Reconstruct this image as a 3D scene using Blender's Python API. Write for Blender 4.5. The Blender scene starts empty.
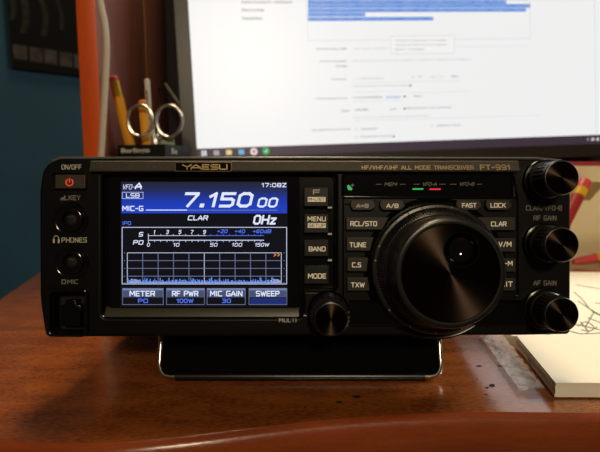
import bpy, bmesh, math, random
from mathutils import Vector, Matrix
R = math.radians
random.seed(7)
S = bpy.context.scene
COL = S.collection

# ------------------------------------------------------------------ camera, world, lights, exposure
PITCH = R(6.5)
H = 0.0971                      # eye height over the desk top
FPX = 455.0
D0 = 0.195                      # eye to the radio's front panel
UP = Vector((0, math.sin(PITCH), math.cos(PITCH)))
FW = Vector((0, math.cos(PITCH), -math.sin(PITCH)))
EYE = Vector((0, 0, H))
cd = bpy.data.cameras.new('camera')
cam = bpy.data.objects.new('camera', cd)
COL.objects.link(cam)
cam.location = EYE
cam.rotation_euler = (R(90) - PITCH, 0, 0)
cd.sensor_width = 36
cd.lens = 36 * FPX / 600
cd.clip_start = 0.01
cd.clip_end = 50
cd.dof.use_dof = True
cd.dof.focus_distance = 0.190
cd.dof.aperture_fstop = 15
S.camera = cam

w = bpy.data.worlds.new('world')
S.world = w
w.use_nodes = True
w.node_tree.nodes['Background'].inputs[0].default_value = (1.0, 0.80, 0.58, 1)
w.node_tree.nodes['Background'].inputs[1].default_value = 0.045


def area(name, loc, target, size, power, color, shape='DISK'):
    l = bpy.data.lights.new(name, 'AREA')
    l.shape = shape
    l.size = size
    l.energy = power
    l.color = color
    o = bpy.data.objects.new(name, l)
    COL.objects.link(o)
    o.location = loc
    d = Vector(target) - Vector(loc)
    o.rotation_euler = d.to_track_quat('-Z', 'Y').to_euler()
    return o


area('ceiling_lamp', (-0.05, 0.95, 1.75), (0, 0.3, 0), 0.6, 24.0, (1.0, 0.74, 0.45))
area('side_lamp', (1.5, 0.50, 0.80), (0.25, 0.3, 0), 0.22, 18.5, (1.0, 0.97, 0.88))
area('lamp_behind_viewer', (0.2, -1.75, 1.10), (0, 0.3, 0), 0.3, 17.0, (1.0, 0.82, 0.56))

vs = S.view_settings
vs.view_transform = 'Standard'
vs.look = 'None'
vs.exposure = 0.0
vs.gamma = 1
vs.use_curve_mapping = False
SCREEN_GAIN = 0.93


# ------------------------------------------------------------------ materials
def lin(c):
    out = []
    for v in c[:3]:
        v /= 255.0
        out.append(v / 12.92 if v <= 0.04045 else ((v + 0.055) / 1.055) ** 2.4)
    return (*out, 1)


MATS = {}


def mat(name, col, rough=0.5, metal=0.0, emit=0.0, spec=0.5, bump=None, var=None, alpha=1.0, coat=0.0, aniso=None, grime=None):
    """procedural principled material; bump=(scale,strength,dist), var=(scale,amount)"""
    if name in MATS:
        return MATS[name]
    m = bpy.data.materials.new(name)
    m.use_nodes = True
    nt = m.node_tree
    b = nt.nodes['Principled BSDF']
    b.inputs['Base Color'].default_value = lin(col)
    b.inputs['Roughness'].default_value = rough
    b.inputs['Metallic'].default_value = metal
    b.inputs['Specular IOR Level'].default_value = spec
    b.inputs['Alpha'].default_value = alpha
    b.inputs['Coat Weight'].default_value = coat
    b.inputs['Coat Roughness'].default_value = 0.08
    tc = nt.nodes.new('ShaderNodeTexCoord')
    if emit:
        b.inputs['Base Color'].default_value = (0.004, 0.004, 0.004, 1)
        b.inputs['Emission Color'].default_value = lin(col)
        b.inputs['Emission Strength'].default_value = emit
    if var:
        n = nt.nodes.new('ShaderNodeTexNoise')
        n.inputs['Scale'].default_value = var[0]
        n.inputs['Detail'].default_value = 4
        nt.links.new(tc.outputs['Object'], n.inputs['Vector'])
        r = nt.nodes.new('ShaderNodeMapRange')
        r.inputs['From Min'].default_value = 0.3
        r.inputs['From Max'].default_value = 0.7
        r.inputs['To Min'].default_value = 1 - var[1]
        r.inputs['To Max'].default_value = 1 + var[1]
        nt.links.new(n.outputs['Fac'], r.inputs['Value'])
        h = nt.nodes.new('ShaderNodeHueSaturation')
        h.inputs['Color'].default_value = lin(col)
        nt.links.new(r.outputs['Result'], h.inputs['Value'])
        nt.links.new(h.outputs['Color'], b.inputs['Base Color'])
    if bump:
        n = nt.nodes.new('ShaderNodeTexNoise')
        n.inputs['Scale'].default_value = bump[0]
        n.inputs['Detail'].default_value = 3
        nt.links.new(tc.outputs['Object'], n.inputs['Vector'])
        bp = nt.nodes.new('ShaderNodeBump')
        bp.inputs['Strength'].default_value = bump[1]
        bp.inputs['Distance'].default_value = bump[2]
        nt.links.new(n.outputs['Fac'], bp.inputs['Height'])
        nt.links.new(bp.outputs['Normal'], b.inputs['Normal'])
    if aniso:
        b.inputs['Anisotropic'].default_value = aniso[0]
        b.inputs['Anisotropic Rotation'].default_value = 0.25
        t = nt.nodes.new('ShaderNodeTangent')
        t.direction_type = 'RADIAL'
        t.axis = aniso[1]
        nt.links.new(t.outputs['Tangent'], b.inputs['Tangent'])
    MATS[name] = m
    return m


def wood(name, c1, c2, rough, scale, stretch, speck=0.5, coat=0.0):
    m = bpy.data.materials.new(name)
    m.use_nodes = True
    nt = m.node_tree
    N = nt.nodes.new
    L = nt.links.new
    b = nt.nodes['Principled BSDF']
    tc = N('ShaderNodeTexCoord')
    mp = N('ShaderNodeMapping')
    mp.inputs['Scale'].default_value = stretch
    L(tc.outputs['Object'], mp.inputs['Vector'])
    n1 = N('ShaderNodeTexNoise')
    n1.inputs['Scale'].default_value = scale
    n1.inputs['Detail'].default_value = 6
    n1.inputs['Roughness'].default_value = 0.65
    L(mp.outputs['Vector'], n1.inputs['Vector'])
    n2 = N('ShaderNodeTexNoise')
    n2.inputs['Scale'].default_value = scale * 14
    n2.inputs['Detail'].default_value = 3
    L(mp.outputs['Vector'], n2.inputs['Vector'])
    mx = N('ShaderNodeMath')
    mx.operation = 'MULTIPLY_ADD'
    mx.inputs[1].default_value = speck
    L(n2.outputs['Fac'], mx.inputs[0])
    L(n1.outputs['Fac'], mx.inputs[2])
    rp = N('ShaderNodeMapRange')
    rp.inputs['From Min'].default_value = 0.36 + 0.5 * speck - 0.06
    rp.inputs['From Max'].default_value = 0.64 + 0.5 * speck + 0.06
    L(mx.outputs[0], rp.inputs['Value'])
    mc = N('ShaderNodeMix')
    mc.data_type = 'RGBA'
    mc.inputs['A'].default_value = lin(c1)
    mc.inputs['B'].default_value = lin(c2)
    L(rp.outputs['Result'], mc.inputs['Factor'])
    L(mc.outputs['Result'], b.inputs['Base Color'])
    b.inputs['Roughness'].default_value = rough
    b.inputs['Coat Weight'].default_value = coat
    b.inputs['Coat Roughness'].default_value = 0.15
    bp = N('ShaderNodeBump')
    bp.inputs['Strength'].default_value = 0.25
    bp.inputs['Distance'].default_value = 0.0003
    L(n2.outputs['Fac'], bp.inputs['Height'])
    L(bp.outputs['Normal'], b.inputs['Normal'])
    return m


# ------------------------------------------------------------------ mesh collector
RX = Matrix.Rotation(R(90), 4, 'X')        # curve plane (x,y,+z) -> (x,-z,y): upright, facing the viewer


class Part:
    def __init__(self):
        self.v = []
        self.f = []
        self.m = []
        self.mats = []

    def mi(self, m):
        if m not in self.mats:
            self.mats.append(m)
        return self.mats.index(m)

    def add(self, verts, faces, m, mx=None):
        k = len(self.v)
        i = self.mi(m)
        for p in verts:
            p = Vector(p)
            self.v.append(mx @ p if mx else p)
        for f in faces:
            self.f.append([k + j for j in f])
            self.m.append(i)
        return self

    def box(self, c, s, m, bev=0.0, mx=None):
        bm = bmesh.new()
        bmesh.ops.create_cube(bm, size=1)
        for v in bm.verts:
            v.co = Vector((v.co.x * s[0], v.co.y * s[1], v.co.z * s[2])) + Vector(c)
        if bev:
            bmesh.ops.bevel(bm, geom=bm.edges[:], offset=bev, segments=2, affect='EDGES', profile=0.5)
        self.bm(bm, m, mx)
        return self

    def bm(self, bm, m, mx=None):
        bm.verts.index_update()
        self.add([v.co.copy() for v in bm.verts], [[v.index for v in f.verts] for f in bm.faces], m, mx)
        bm.free()

    def curve(self, cu, m, mx):
        o = bpy.data.objects.new('t', cu)
        me = o.to_mesh()
        self.add([v.co.copy() for v in me.vertices], [list(p.vertices) for p in me.polygons], m, mx)
        o.to_mesh_clear()
        bpy.data.objects.remove(o)
        bpy.data.curves.remove(cu)

    def plate(self, loops, d, t, m, bev=0.0, mx=None, seg=2):
        """loops: lists of (x,z) outlines (first outer, rest holes); front at y=-d, back at y=-d+t"""
        cu = bpy.data.curves.new('c', 'CURVE')
        cu.dimensions = '2D'
        cu.fill_mode = 'BOTH'
        cu.extrude = max(t / 2 - bev, 0)
        cu.bevel_depth = bev
        cu.bevel_resolution = seg
        cu.offset = -bev
        for lp in loops:
            s = cu.splines.new('POLY')
            s.points.add(len(lp) - 1)
            for q, p in zip(s.points, lp):
                q.co = (p[0], p[1], 0, 1)
            s.use_cyclic_u = True
        M = Matrix.Translation((0, -d + t / 2, 0)) @ RX
        self.curve(cu, m, (mx @ M) if mx else M)
        return self

    def text(self, s, x0, x1, z0, z1, d, m, shear=0.0, bold=0.0, t=0.00002, mx=None):
        """write s filling the box x0..x1, z0..z1 (local metres) with its face at y=-d"""
        cu = bpy.data.curves.new('x', 'FONT')
        cu.body = s
        cu.size = 1
        cu.shear = shear
        cu.offset = bold
        cu.resolution_u = 3
        o = bpy.data.objects.new('t', cu)
        me = o.to_mesh()
        vs_ = [v.co.copy() for v in me.vertices]
        fs = [list(p.vertices) for p in me.polygons]
        o.to_mesh_clear()
        bpy.data.objects.remove(o)
        bpy.data.curves.remove(cu)
        if not vs_:
            return self
        ax, bx = min(v.x for v in vs_), max(v.x for v in vs_)
        ay, by = min(v.y for v in vs_), max(v.y for v in vs_)
        sx = (x1 - x0) / (bx - ax)
        sy = (z1 - z0) / (by - ay)
        out = [(x0 + (v.x - ax) * sx, -d, z0 + (v.y - ay) * sy) for v in vs_]
        # keep the faces turned towards the viewer
        self.add(out, fs, m, mx)
        return self

    def tube(self, pts, r, m, n=10, closed=False, mx=None, smooth=True):
        pts = [Vector(p) for p in pts]
        if smooth and len(pts) > 2:
            pts = spline(pts, closed)
        k = len(pts)
        vs_, fs = [], []
        prev = None
        for i, p in enumerate(pts):
            if closed:
                t = pts[(i + 1) % k] - pts[i - 1]
            else:
                t = pts[min(i + 1, k - 1)] - pts[max(i - 1, 0)]
            t.normalize()
            if prev is None:
                a = Vector((0, 0, 1)) if abs(t.z) < 0.9 else Vector((1, 0, 0))
                u = t.cross(a).normalized()
            else:
                u = (prev - t * prev.dot(t)).normalized()
            prev = u
            v2 = t.cross(u)
            rr = r[i * len(r) // k] if isinstance(r, (list, tuple)) else r
            for j in range(n):
                an = 2 * math.pi * j / n
                vs_.append(p + (u * math.cos(an) + v2 * math.sin(an)) * rr)
        for i in range(k if closed else k - 1):
            for j in range(n):
                a, b = i * n + j, i * n + (j + 1) % n
                c, d = ((i + 1) % k) * n + (j + 1) % n, ((i + 1) % k) * n + j
                fs.append([a, b, c, d])
        if not closed:
            fs.append(list(range(n))[::-1])
            fs.append([(k - 1) * n + j for j in range(n)])
        self.add(vs_, fs, m, mx)
        return self

    def lathe(self, prof, m, n=64, knurl=(), mx=None, depth=0.04, cap=True):
        """prof: (radius, d) pairs, turned about the viewer axis, front last. knurl: indices whose odd verts sink"""
        vs_, fs = [], []
        for i, (r, d) in enumerate(prof):
            for j in range(n):
                a = 2 * math.pi * j / n
                rr = r * (1 - depth) if (i in knurl and (j // 2) % 2) else r
                vs_.append((rr * math.cos(a), -d, rr * math.sin(a)))
        for i in range(len(prof) - 1):
            for j in range(n):
                fs.append([i * n + j, i * n + (j + 1) % n, (i + 1) * n + (j + 1) % n, (i + 1) * n + j])
        if cap:
            k = (len(prof) - 1) * n
            fs.append([k + j for j in range(n)])
        self.add(vs_, fs, m, mx)
        return self

    def build(self, name, parent=None, smooth=35, origin=None):
        me = bpy.data.meshes.new(name)
        vs_ = self.v
        if origin is not None:
            origin = Vector(origin)
            vs_ = [v - origin for v in vs_]
        me.from_pydata([tuple(v) for v in vs_], [], self.f)
        for m in self.mats:
            me.materials.append(m)
        me.polygons.foreach_set('material_index', self.m)
        me.update()
        if smooth:
            me.polygons.foreach_set('use_smooth', [True] * len(me.polygons))
            me.set_sharp_from_angle(angle=R(smooth))
        o = bpy.data.objects.new(name, me)
        COL.objects.link(o)
        if origin is not None:
            o.location = origin
        if parent:
            o.parent = parent
        return o


def spline(pts, closed=False, sub=6):
    out = []
    k = len(pts)
    rng = k if closed else k - 1
    for i in range(rng):
        p0 = pts[i - 1] if (closed or i > 0) else pts[0]
        p1 = pts[i]
        p2 = pts[(i + 1) % k]
        p3 = pts[(i + 2) % k] if (closed or i + 2 < k) else pts[-1]
        for s in range(sub):
            t = s / sub
            out.append(0.5 * ((2 * p1) + (p2 - p0) * t + (2 * p0 - 5 * p1 + 4 * p2 - p3) * t * t + (3 * p1 - p0 - 3 * p2 + p3) * t ** 3))
    if not closed:
        out.append(pts[-1].copy())
    return out


def rounded(poly, r, seg=5):
    """round the corners of a polygon; r a number or one radius per corner"""
    out = []
    n = len(poly)
    for i in range(n):
        a, b, c = Vector(poly[i - 1]), Vector(poly[i]), Vector(poly[(i + 1) % n])
        rr = r[i] if isinstance(r, (list, tuple)) else r
        u, v = (a - b), (c - b)
        rr = min(rr, u.length * 0.49, v.length * 0.49)
        if rr <= 0:
            out.append(tuple(b))
            continue
        u.normalize()
        v.normalize()
        p, q = b + u * rr, b + v * rr
        for s in range(seg + 1):
            t = s / seg
            out.append(tuple((1 - t) ** 2 * p + 2 * t * (1 - t) * b + t * t * q))
    return out


def circle(cx, cz, r, n=64):
    return [(cx + r * math.cos(2 * math.pi * i / n), cz + r * math.sin(2 * math.pi * i / n)) for i in range(n)]


def tag(o, label, cat, group=None, kind=None):
    o['label'] = label
    o['category'] = cat
    if group:
        o['group'] = group
    if kind:
        o['kind'] = kind
    return o


def empty(name, loc, rot=(0, 0, 0)):
    o = bpy.data.objects.new(name, None)
    COL.objects.link(o)
    o.location = loc
    o.rotation_euler = rot
    o.empty_display_size = 0.02
    return o


def ray(px, py):
    return (Vector((1, 0, 0)) * ((px - 300) / FPX) + UP * ((226 - py) / FPX) + FW)


def at(px, py, depth):
    return EYE + ray(px, py) * depth


def on_z(px, py, z=0.0):
    r = ray(px, py)
    return EYE + r * ((z - EYE.z) / r.z)


def on_y(px, py, y):
    r = ray(px, py)
    return EYE + r * (y / r.y)



# square stroke lettering: polylines on a 0..4 by 0..6 grid; '|' starts a new stroke
GL = {
    'A': (4, '0,0 0,2 2,6 4,2 4,0|0,2 4,2'), 'B': (4, '0,0 0,6 3.4,6 4,5.4 4,3.6 3.4,3 0,3|3.4,3 4,2.4 4,.6 3.4,0 0,0'),
    'C': (4, '4,6 .6,6 0,5.4 0,.6 .6,0 4,0'), 'D': (4, '0,0 0,6 3.2,6 4,5.2 4,.8 3.2,0 0,0'),
    'E': (3.6, '3.6,6 0,6 0,0 3.6,0|0,3 3.2,3'), 'F': (3.6, '3.6,6 0,6 0,0|0,3 3.2,3'),
    'G': (4, '4,6 .6,6 0,5.4 0,.6 .6,0 4,0 4,2.7 2.4,2.7'), 'H': (4, '0,0 0,6|4,0 4,6|0,3 4,3'),
    'I': (0.6, '.3,0 .3,6'), 'K': (4, '0,0 0,6|4,6 0,2.6|1.4,3.6 4,0'), 'L': (3.4, '0,6 0,0 3.4,0'),
    'M': (5, '0,0 0,6 .4,6 2.5,2 4.6,6 5,6 5,0'), 'N': (4, '0,0 0,6 .3,6 3.7,0 4,0 4,6'),
    'O': (4, '.6,0 0,.6 0,5.4 .6,6 3.4,6 4,5.4 4,.6 3.4,0 .6,0'), 'P': (4, '0,0 0,6 3.4,6 4,5.4 4,3.4 3.4,2.8 0,2.8'),
    'R': (4, '0,0 0,6 3.4,6 4,5.4 4,3.4 3.4,2.8 0,2.8|2.2,2.8 4,0'),
    'S': (4, '4,6 .6,6 0,5.4 0,3.6 .6,3 3.4,3 4,2.4 4,.6 3.4,0 0,0'), 'T': (4, '0,6 4,6|2,6 2,0'),
    'U': (4, '0,6 0,.6 .6,0 3.4,0 4,.6 4,6'), 'V': (4, '0,6 2,0 4,6'), 'W': (5.6, '0,6 1.4,0 2.8,5 4.2,0 5.6,6'),
    'X': (4, '0,0 4,6|0,6 4,0'), 'Y': (4, '0,6 2,3 4,6|2,3 2,0'), 'Z': (4, '0,6 4,6 0,0 4,0'),
    '0': (3.8, '1,0 0,1 0,5 1,6 2.8,6 3.8,5 3.8,1 2.8,0 1,0'), '1': (2, '0,4.6 1.6,6 1.6,0'),
    '2': (3.8, '0,6 3,6 3.8,5.2 3.8,3.9 .4,.6 0,0 3.8,0'), '3': (3.8, '0,6 3,6 3.8,5.2 3.8,3.8 3,3 1,3|3,3 3.8,2.2 3.8,.8 3,0 0,0'),
    '4': (3.8, '3,0 3,6 0,2 3.8,2'), '5': (3.8, '3.8,6 0,6 0,3.4 3,3.4 3.8,2.7 3.8,.8 3,0 0,0'),
    '6': (3.8, '3.6,6 .8,6 0,5.2 0,.8 .8,0 3,0 3.8,.8 3.8,2.6 3,3.4 0,3.4'), '7': (3.8, '0,6 3.8,6 3.8,5.6 1.4,0'),
    '8': (3.8, '.6,3 0,3.6 0,5.4 .6,6 3.2,6 3.8,5.4 3.8,3.6 3.2,3 .6,3 0,2.4 0,.6 .6,0 3.2,0 3.8,.6 3.8,2.4 3.2,3'),
    '9': (3.8, '.4,0 3,0 3.8,.8 3.8,5.2 3,6 .8,6 0,5.2 0,3.6 .8,2.8 3.8,2.8'),
    'z': (3, '0,4 3,4 0,0 3,0'), 'd': (3.2, '3.2,6 3.2,0 .6,0 0,.6 0,3.4 .6,4 3.2,4'), 'k': (3, '0,0 0,6|3,4 0,1.7|1.2,2.6 3,0'),
    '-': (2.4, '0,2.8 2.4,2.8'), '/': (2.6, '0,-.3 2.6,6.3'), '.': (0.7, '0,.05 .7,.05|0,.5 .7,.5'), ':': (0.7, '0,.8 .7,.8|0,4.4 .7,4.4'),
    '+': (3, '0,2.9 3,2.9|1.5,1.3 1.5,4.5'), '=': (3, '0,2 3,2|0,4 3,4'), '>': (2.4, '0,5.4 2.4,3 0,.6'), '<': (2.4, '2.4,5.4 0,3 2.4,.6'), ' ': (2.2, ''),
}


def strokes(part, s, x0, x1, z0, z1, d, m, shear=0.0, wt=0.15, gap=1.7):
    """letters filling the box x0..x1, z0..z1; wt = stroke width over height"""
    tot = sum(GL[c][0] for c in s) + gap * (len(s) - 1)
    hh = z1 - z0
    sw = wt * hh
    fy = (hh - sw) / 6
    sl = shear * hh
    fx = (x1 - x0 - sw - sl) / tot
    cur = 0
    vv, ff = [], []
    for c in s:
        w_, g_ = GL[c]
        for st in (g_.split('|') if g_ else []):
            pt = [tuple(float(t) for t in q.split(',')) for q in st.split()]
            pt = [Vector((x0 + sw / 2 + (cur + a) * fx, z0 + sw / 2 + b * fy)) for a, b in pt]
            for a, b in zip(pt, pt[1:]):
                u = (b - a)
                if u.length < 1e-9:
                    continue
                u = u.normalized() * (sw / 2)
                v = Vector((-u.y, u.x))
                a2, b2 = a - u * .75, b + u * .75
                k = len(vv)
                for q in (a2 - v, b2 - v, b2 + v, a2 + v):
                    vv.append((q.x + (q.y - z0) * shear, -d, q.y))
                ff.append([k, k + 1, k + 2, k + 3])
        cur += w_ + gap
    part.add(vv, ff, m)
    return part


# ------------------------------------------------------------------ material list
M_case = mat('black_painted_metal', (18, 17, 16), 0.55, bump=(1500, 0.2, 0.0002))
M_panel = mat('black_textured_plastic', (9, 8, 8), 0.4, spec=0.2, bump=(2500, 0.35, 0.0002))
M_trim = mat('bronze_black_textured_plastic', (58, 49, 40), 0.42, bump=(2500, 0.5, 0.0003), var=(900, 0.25))
M_gloss = mat('gloss_black_plastic', (9, 9, 9), 0.13)
M_satin = mat('satin_black_plastic', (8, 8, 8), 0.2, spec=0.3)
M_glass = mat('dark_display_glass', (5, 5, 6), 0.10)
M_key = mat('olive_black_key_rubber', (36, 32, 24), 0.5, bump=(3000, 0.2, 0.0001))
M_keydark = mat('black_key_rubber', (17, 15, 13), 0.45, spec=0.35, bump=(3000, 0.2, 0.0001))
M_print = mat('white_print', (214, 206, 188), 0.6, )
M_printdim = mat('grey_print', (140, 132, 120), 0.6)
M_lit = mat('backlit_amber_legend', (232, 205, 160), 0.5, emit=0.62)
M_litdim = mat('backlit_amber_legend_dim', (190, 160, 125), 0.5, emit=0.55)
M_gold = mat('gilt_lettering', (226, 196, 140), 0.3, metal=0.6)
M_knob = mat('black_knob_plastic', (26, 24, 22), 0.32)
M_spun = mat('spun_black_metal', (44, 35, 29), 0.38, metal=1.0, aniso=(0.99, 'Y'))
M_chrome = mat('bright_bail_steel', (190, 180, 168), 0.22, metal=1.0)
M_darkbar = mat('black_rubber_sleeve', (14, 13, 13), 0.3)
M_red = mat('glowing_red_icon', (235, 70, 40), emit=0.8)
M_ledg = mat('glowing_green_lamp', (40, 190, 90), emit=0.8)
M_ledr = mat('glowing_red_lamp', (235, 40, 60), emit=0.85)
M_white = mat('white_mark', (220, 220, 215), 0.5)
M_hole = mat('socket_black', (4, 4, 4), 0.6)

# ------------------------------------------------------------------ the room
M_teal = mat('teal_wall_paint', (3, 50, 68), 0.85, bump=(60, 0.2, 0.002), var=(6, 0.12))
M_floor = wood('brown_floorboards', (70, 48, 34), (92, 64, 45), 0.5, 6, (1, 8, 1))
p = Part()
p.box((0.4, 1.2, -0.76), (6.0, 5.2, 0.04), M_floor)
fl = p.build('floor')
fl['kind'] = 'structure'
# the teal wall runs back to the right at a slant behind the desk
WU = Vector((math.sin(R(63)), math.cos(R(63)), 0))
WN = Vector((WU.y, -WU.x, 0))                       # towards the viewer
WP = Vector((-0.62, 1.15, 0))


def on_wall(px, py, off=0.0):
    r = ray(px, py)
    q = WP + WN * off
    t = (q - EYE).dot(WN) / r.dot(WN)
    return EYE + r * t


p = Part()
a, b = WP - WU * 1.3, WP + WU * 2.3
th = WN * -0.1
quad = [a, b, b + th, a + th]
zz0, zz1 = -0.74, 1.9
vv = [Vector((q.x, q.y, zz0)) for q in quad] + [Vector((q.x, q.y, zz1)) for q in quad]
p.add(vv, [[0, 1, 5, 4], [1, 2, 6, 5], [2, 3, 7, 6], [3, 0, 4, 7], [4, 5, 6, 7], [3, 2, 1, 0]], M_teal)
wl = p.build('wall_back', smooth=0)
wl['kind'] = 'structure'

# ------------------------------------------------------------------ desk
M_desk = wood('cherry_desk_laminate', (124, 60, 22), (176, 98, 42), 0.24, 26, (1, 3.2, 1), 0.9, coat=0.9)
M_deskedge = wood('cherry_edge_moulding', (136, 60, 26), (160, 76, 34), 0.26, 20, (1, 6, 6), 0.4, coat=0.3)
edge_px = [(-70, 432), (-30, 437), (0, 440), (60, 443), (120, 442), (176, 437), (220, 432), (268, 426), (328, 419.5), (393, 415), (480, 412), (560, 412.5), (640, 413.5)]
front = [on_z(x, y) for x, y in edge_px]
front = spline(front)
front.append(Vector((0.62, front[-1].y, 0)))
lf0, lf1 = on_z(0, 300), on_z(41, 272)
ld = (lf1 - lf0).normalized()
DB = 0.78
lb = lf0 + ld * ((DB - lf0.y) / ld.y)
lc = lf0 - ld * 0.1
# top outline: front edge left->right, then back
outline = [Vector((p_.x, p_.y)) for p_ in front]
outline = [Vector((lc.x - 0.004, front[0].y + 0.05)), *outline] if front[0].x > lc.x else outline
left_x = min(outline[0].x, lc.x)
top = outline + [Vector((0.62, DB)), Vector((lb.x, DB)), Vector((lf0.x, lf0.y))]
# edge profile: half-round nosing 17 mm thick swept round the outline
n = len(top)
cen = Vector((0.15, 0.45))
cen3 = cen
nor = []
for i in range(n):
    t = (top[(i + 1) % n] - top[i - 1]).normalized()
    nn = Vector((t.y, -t.x))
    nor.append(nn)
prof = [(0.0, 0.0), (0.0015, -0.0006), (0.0028, -0.002), (0.0034, -0.0045), (0.0036, -0.009), (0.0034, -0.0135), (0.002, -0.0162), (0.0, -0.017)]
p = Part()
vs_, fs = [], []
for (o_, z_) in prof:
    for i in range(n):
        q = top[i] + nor[i] * (o_)
        vs_.append((q.x, q.y, z_))
k = len(prof)
for a_ in range(k - 1):
    for i in range(n):
        fs.append([a_ * n + i, (a_ + 1) * n + i, (a_ + 1) * n + (i + 1) % n, a_ * n + (i + 1) % n])
bm = bmesh.new()
bv = [bm.verts.new(v) for v in vs_]
for f in fs:
    bm.faces.new([bv[j] for j in f])
bm.faces.new([bv[(k - 1) * n + i] for i in range(n)][::-1])
bmesh.ops.triangulate(bm, faces=[f for f in bm.faces if len(f.verts) > 4])
p.bm(bm, M_deskedge)
desk_edge = p
p = Part()
bm = bmesh.new()
tv = [bm.verts.new((q.x, q.y, 0.0)) for q in top]
f = bm.faces.new(tv)
bmesh.ops.triangulate(bm, faces=[f])
bmesh.ops.recalc_face_normals(bm, faces=bm.faces[:])
p.bm(bm, M_desk)
desk = empty('desk', (0.15, 0.45, -0.74))
tag(desk, 'red-brown cherry wood desk with a curved front edge that everything stands on', 'desk')


def par(o, parent):
    """parent keeping the world place; parents here are unscaled"""
    o.parent = parent
    bpy.context.view_layer.update()
    o.matrix_parent_inverse = parent.matrix_world.inverted()
    return o


wt = p.build('worktop', smooth=0)
par(wt, desk)
ed = desk_edge.build('edge_moulding')
par(ed, desk)
# chips in the laminate
M_chip = mat('dark_bare_chipboard_chip', (22, 14, 10), 0.9)
for (cx, cy, rx, ry) in [(339, 402, 3.4, 1.4), (357, 396.5, 4.5, 1.7), (305, 407.5, 1.6, 0.9), (479, 366, 3, 0.9), (492, 385.5, 3.2, 1.5), (487, 387.5, 2.2, .9), (500, 366, 2.2, .8), (486, 394.5, 2.0, .7), (474, 381.5, 1.2, .7), (471, 378, .9, .5), (477, 378.5, .9, .5)]:
    p = Part()
    pts = []
    for i in range(14):
        a_ = 2 * math.pi * i / 14
        k_ = random.uniform(0.75, 1.15)
        pts.append(on_z(cx + rx * k_ * math.cos(a_), cy + ry * k_ * math.sin(a_), 0.00006))
    p.add(pts, [list(range(14))[::-1]], M_chip)
    par(p.build('laminate_chip', smooth=0), desk)
for (x_, y_) in [(-0.17, 0.30), (0.55, 0.26), (-0.2, 0.72), (0.55, 0.72)]:
    q = Part()
    q.box((x_, y_, -0.3785), (0.05, 0.05, 0.723), M_deskedge, 0.002)
    par(q.build('leg'), desk)

# ------------------------------------------------------------------ hutch on the desk (left)
M_hutch = wood('maroon_brown_hutch_board', (146, 92, 78), (162, 102, 86), 0.55, 10, (6, 6, 1), 0.3)
M_band = wood('orange_cherry_edge_band', (226, 88, 24), (238, 100, 30), 0.40, 10, (6, 6, 1), 0.2)
M_back = mat('dark_hutch_back', (26, 20, 18), 0.8)
HX1 = (98.5 - 300) / FPX * 0.432
HX0 = (80.5 - 300) / FPX * 0.432
hut = empty('desk_hutch', (0.1, 0.56, 0))
tag(hut, 'tall wooden desk hutch side with an orange front edge and maroon inner face', 'shelf unit')
hz = 0.62
p = Part()
p.box(((HX0 + HX1) / 2, (0.445 + 0.585) / 2 + 0.0008, hz / 2), (HX1 - HX0, 0.1395, hz), M_hutch, 0.0005)
p.box(((HX0 + HX1) / 2, (0.587 + 0.675) / 2, hz / 2), (HX1 - HX0, 0.088, hz), M_hutch, 0.0005)
par(p.build('side_panel'), hut)
p = Part()
p.box(((HX0 + HX1) / 2, 0.4448, hz / 2), (HX1 - HX0 + 0.0006, 0.0012, hz), M_band, 0.0004)
par(p.build('edge_band'), hut)
p = Part()
p.box((HX1 - 0.001, 0.5862, hz / 2), (0.003, 0.0012, hz), mat('brass_joint', (190, 140, 70), 0.35, metal=0.7), 0)
par(p.build('joint_strip'), hut)
p = Part()
p.box((0.2, 0.682, hz / 2), (0.82, 0.008, hz), M_back)
par(p.build('back_panel'), hut)
p = Part()
p.box((0.61 - (HX1 - HX0) / 2, 0.56, hz / 2), (HX1 - HX0, 0.23, hz), M_hutch, 0.0005)
par(p.build('side_panel'), hut)
p = Part()
p.lathe([(0.0035, 0), (0.0035, 0.0008), (0.002, 0.0012)], mat('panel_screw', (60, 50, 44), 0.4, metal=0.6), 16)
o = p.build('screw_cap')
o.matrix_world = Matrix.Translation((HX1, -(HX1) * 455 / 141 * 0 + 0.635, H + 0.114)) @ Matrix.Rotation(R(90), 4, 'Z')
par(o, hut)

# ------------------------------------------------------------------ calendar poster on the wall
M_pblack = mat('black_poster_print', (9, 9, 10), 0.9, spec=0.1)
M_pgrey = mat('faint_grey_foliage_print', (27, 32, 27), 0.9, spec=.1, var=(60, 0.4))
M_pth = mat('brown_grey_thumbnail_print', (52, 48, 44), 0.9, spec=.1, var=(50, 0.45))


def wq(pts, off):
    return [on_wall(x, y, off) for x, y in pts]


p = Part()
fr = [(4.5, -40), (12, 68), (97, 78), (97, -40)]
f0 = wq(fr, 0.002)
f1 = wq(fr, 0.010)
p.add(f0 + f1, [[4, 5, 6, 7], [0, 1, 5, 4], [1, 2, 6, 5], [2, 3, 7, 6], [3, 0, 4, 7], [3, 2, 1, 0]], M_pblack)
for (x0, x1) in [(13, 27), (29.5, 42.5), (44, 57), (59.5, 72), (74, 86)]:
    s = lambda x: 44 + (x - 13) * 0.16
    p.add(wq([(x0, s(x0)), (x0 + .6, s(x0) + 14), (x1 + .3, s(x1) + 14), (x1, s(x1))], 0.0104), [[0, 1, 2, 3]], M_pth)
for (x, w_, y0, y1) in [(9, 4, -10, 20), (21, 5, -14, 33), (41, 4, -5, 36), (58, 2.5, 0, 30)]:
    pts = []
    for i in range(10):
        t = i / 9
        pts.append((x + w_ * math.sin(t * 3.14) * 0.9 + t * 4 - w_, y0 + (y1 - y0) * t))
    for i in range(9, -1, -1):
        t = i / 9
        pts.append((x + w_ * math.sin(t * 3.14) * 1.2 + t * 5, y0 + (y1 - y0) * t))
    p.add(wq(pts, 0.0104), [list(range(20))], M_pgrey)
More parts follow.
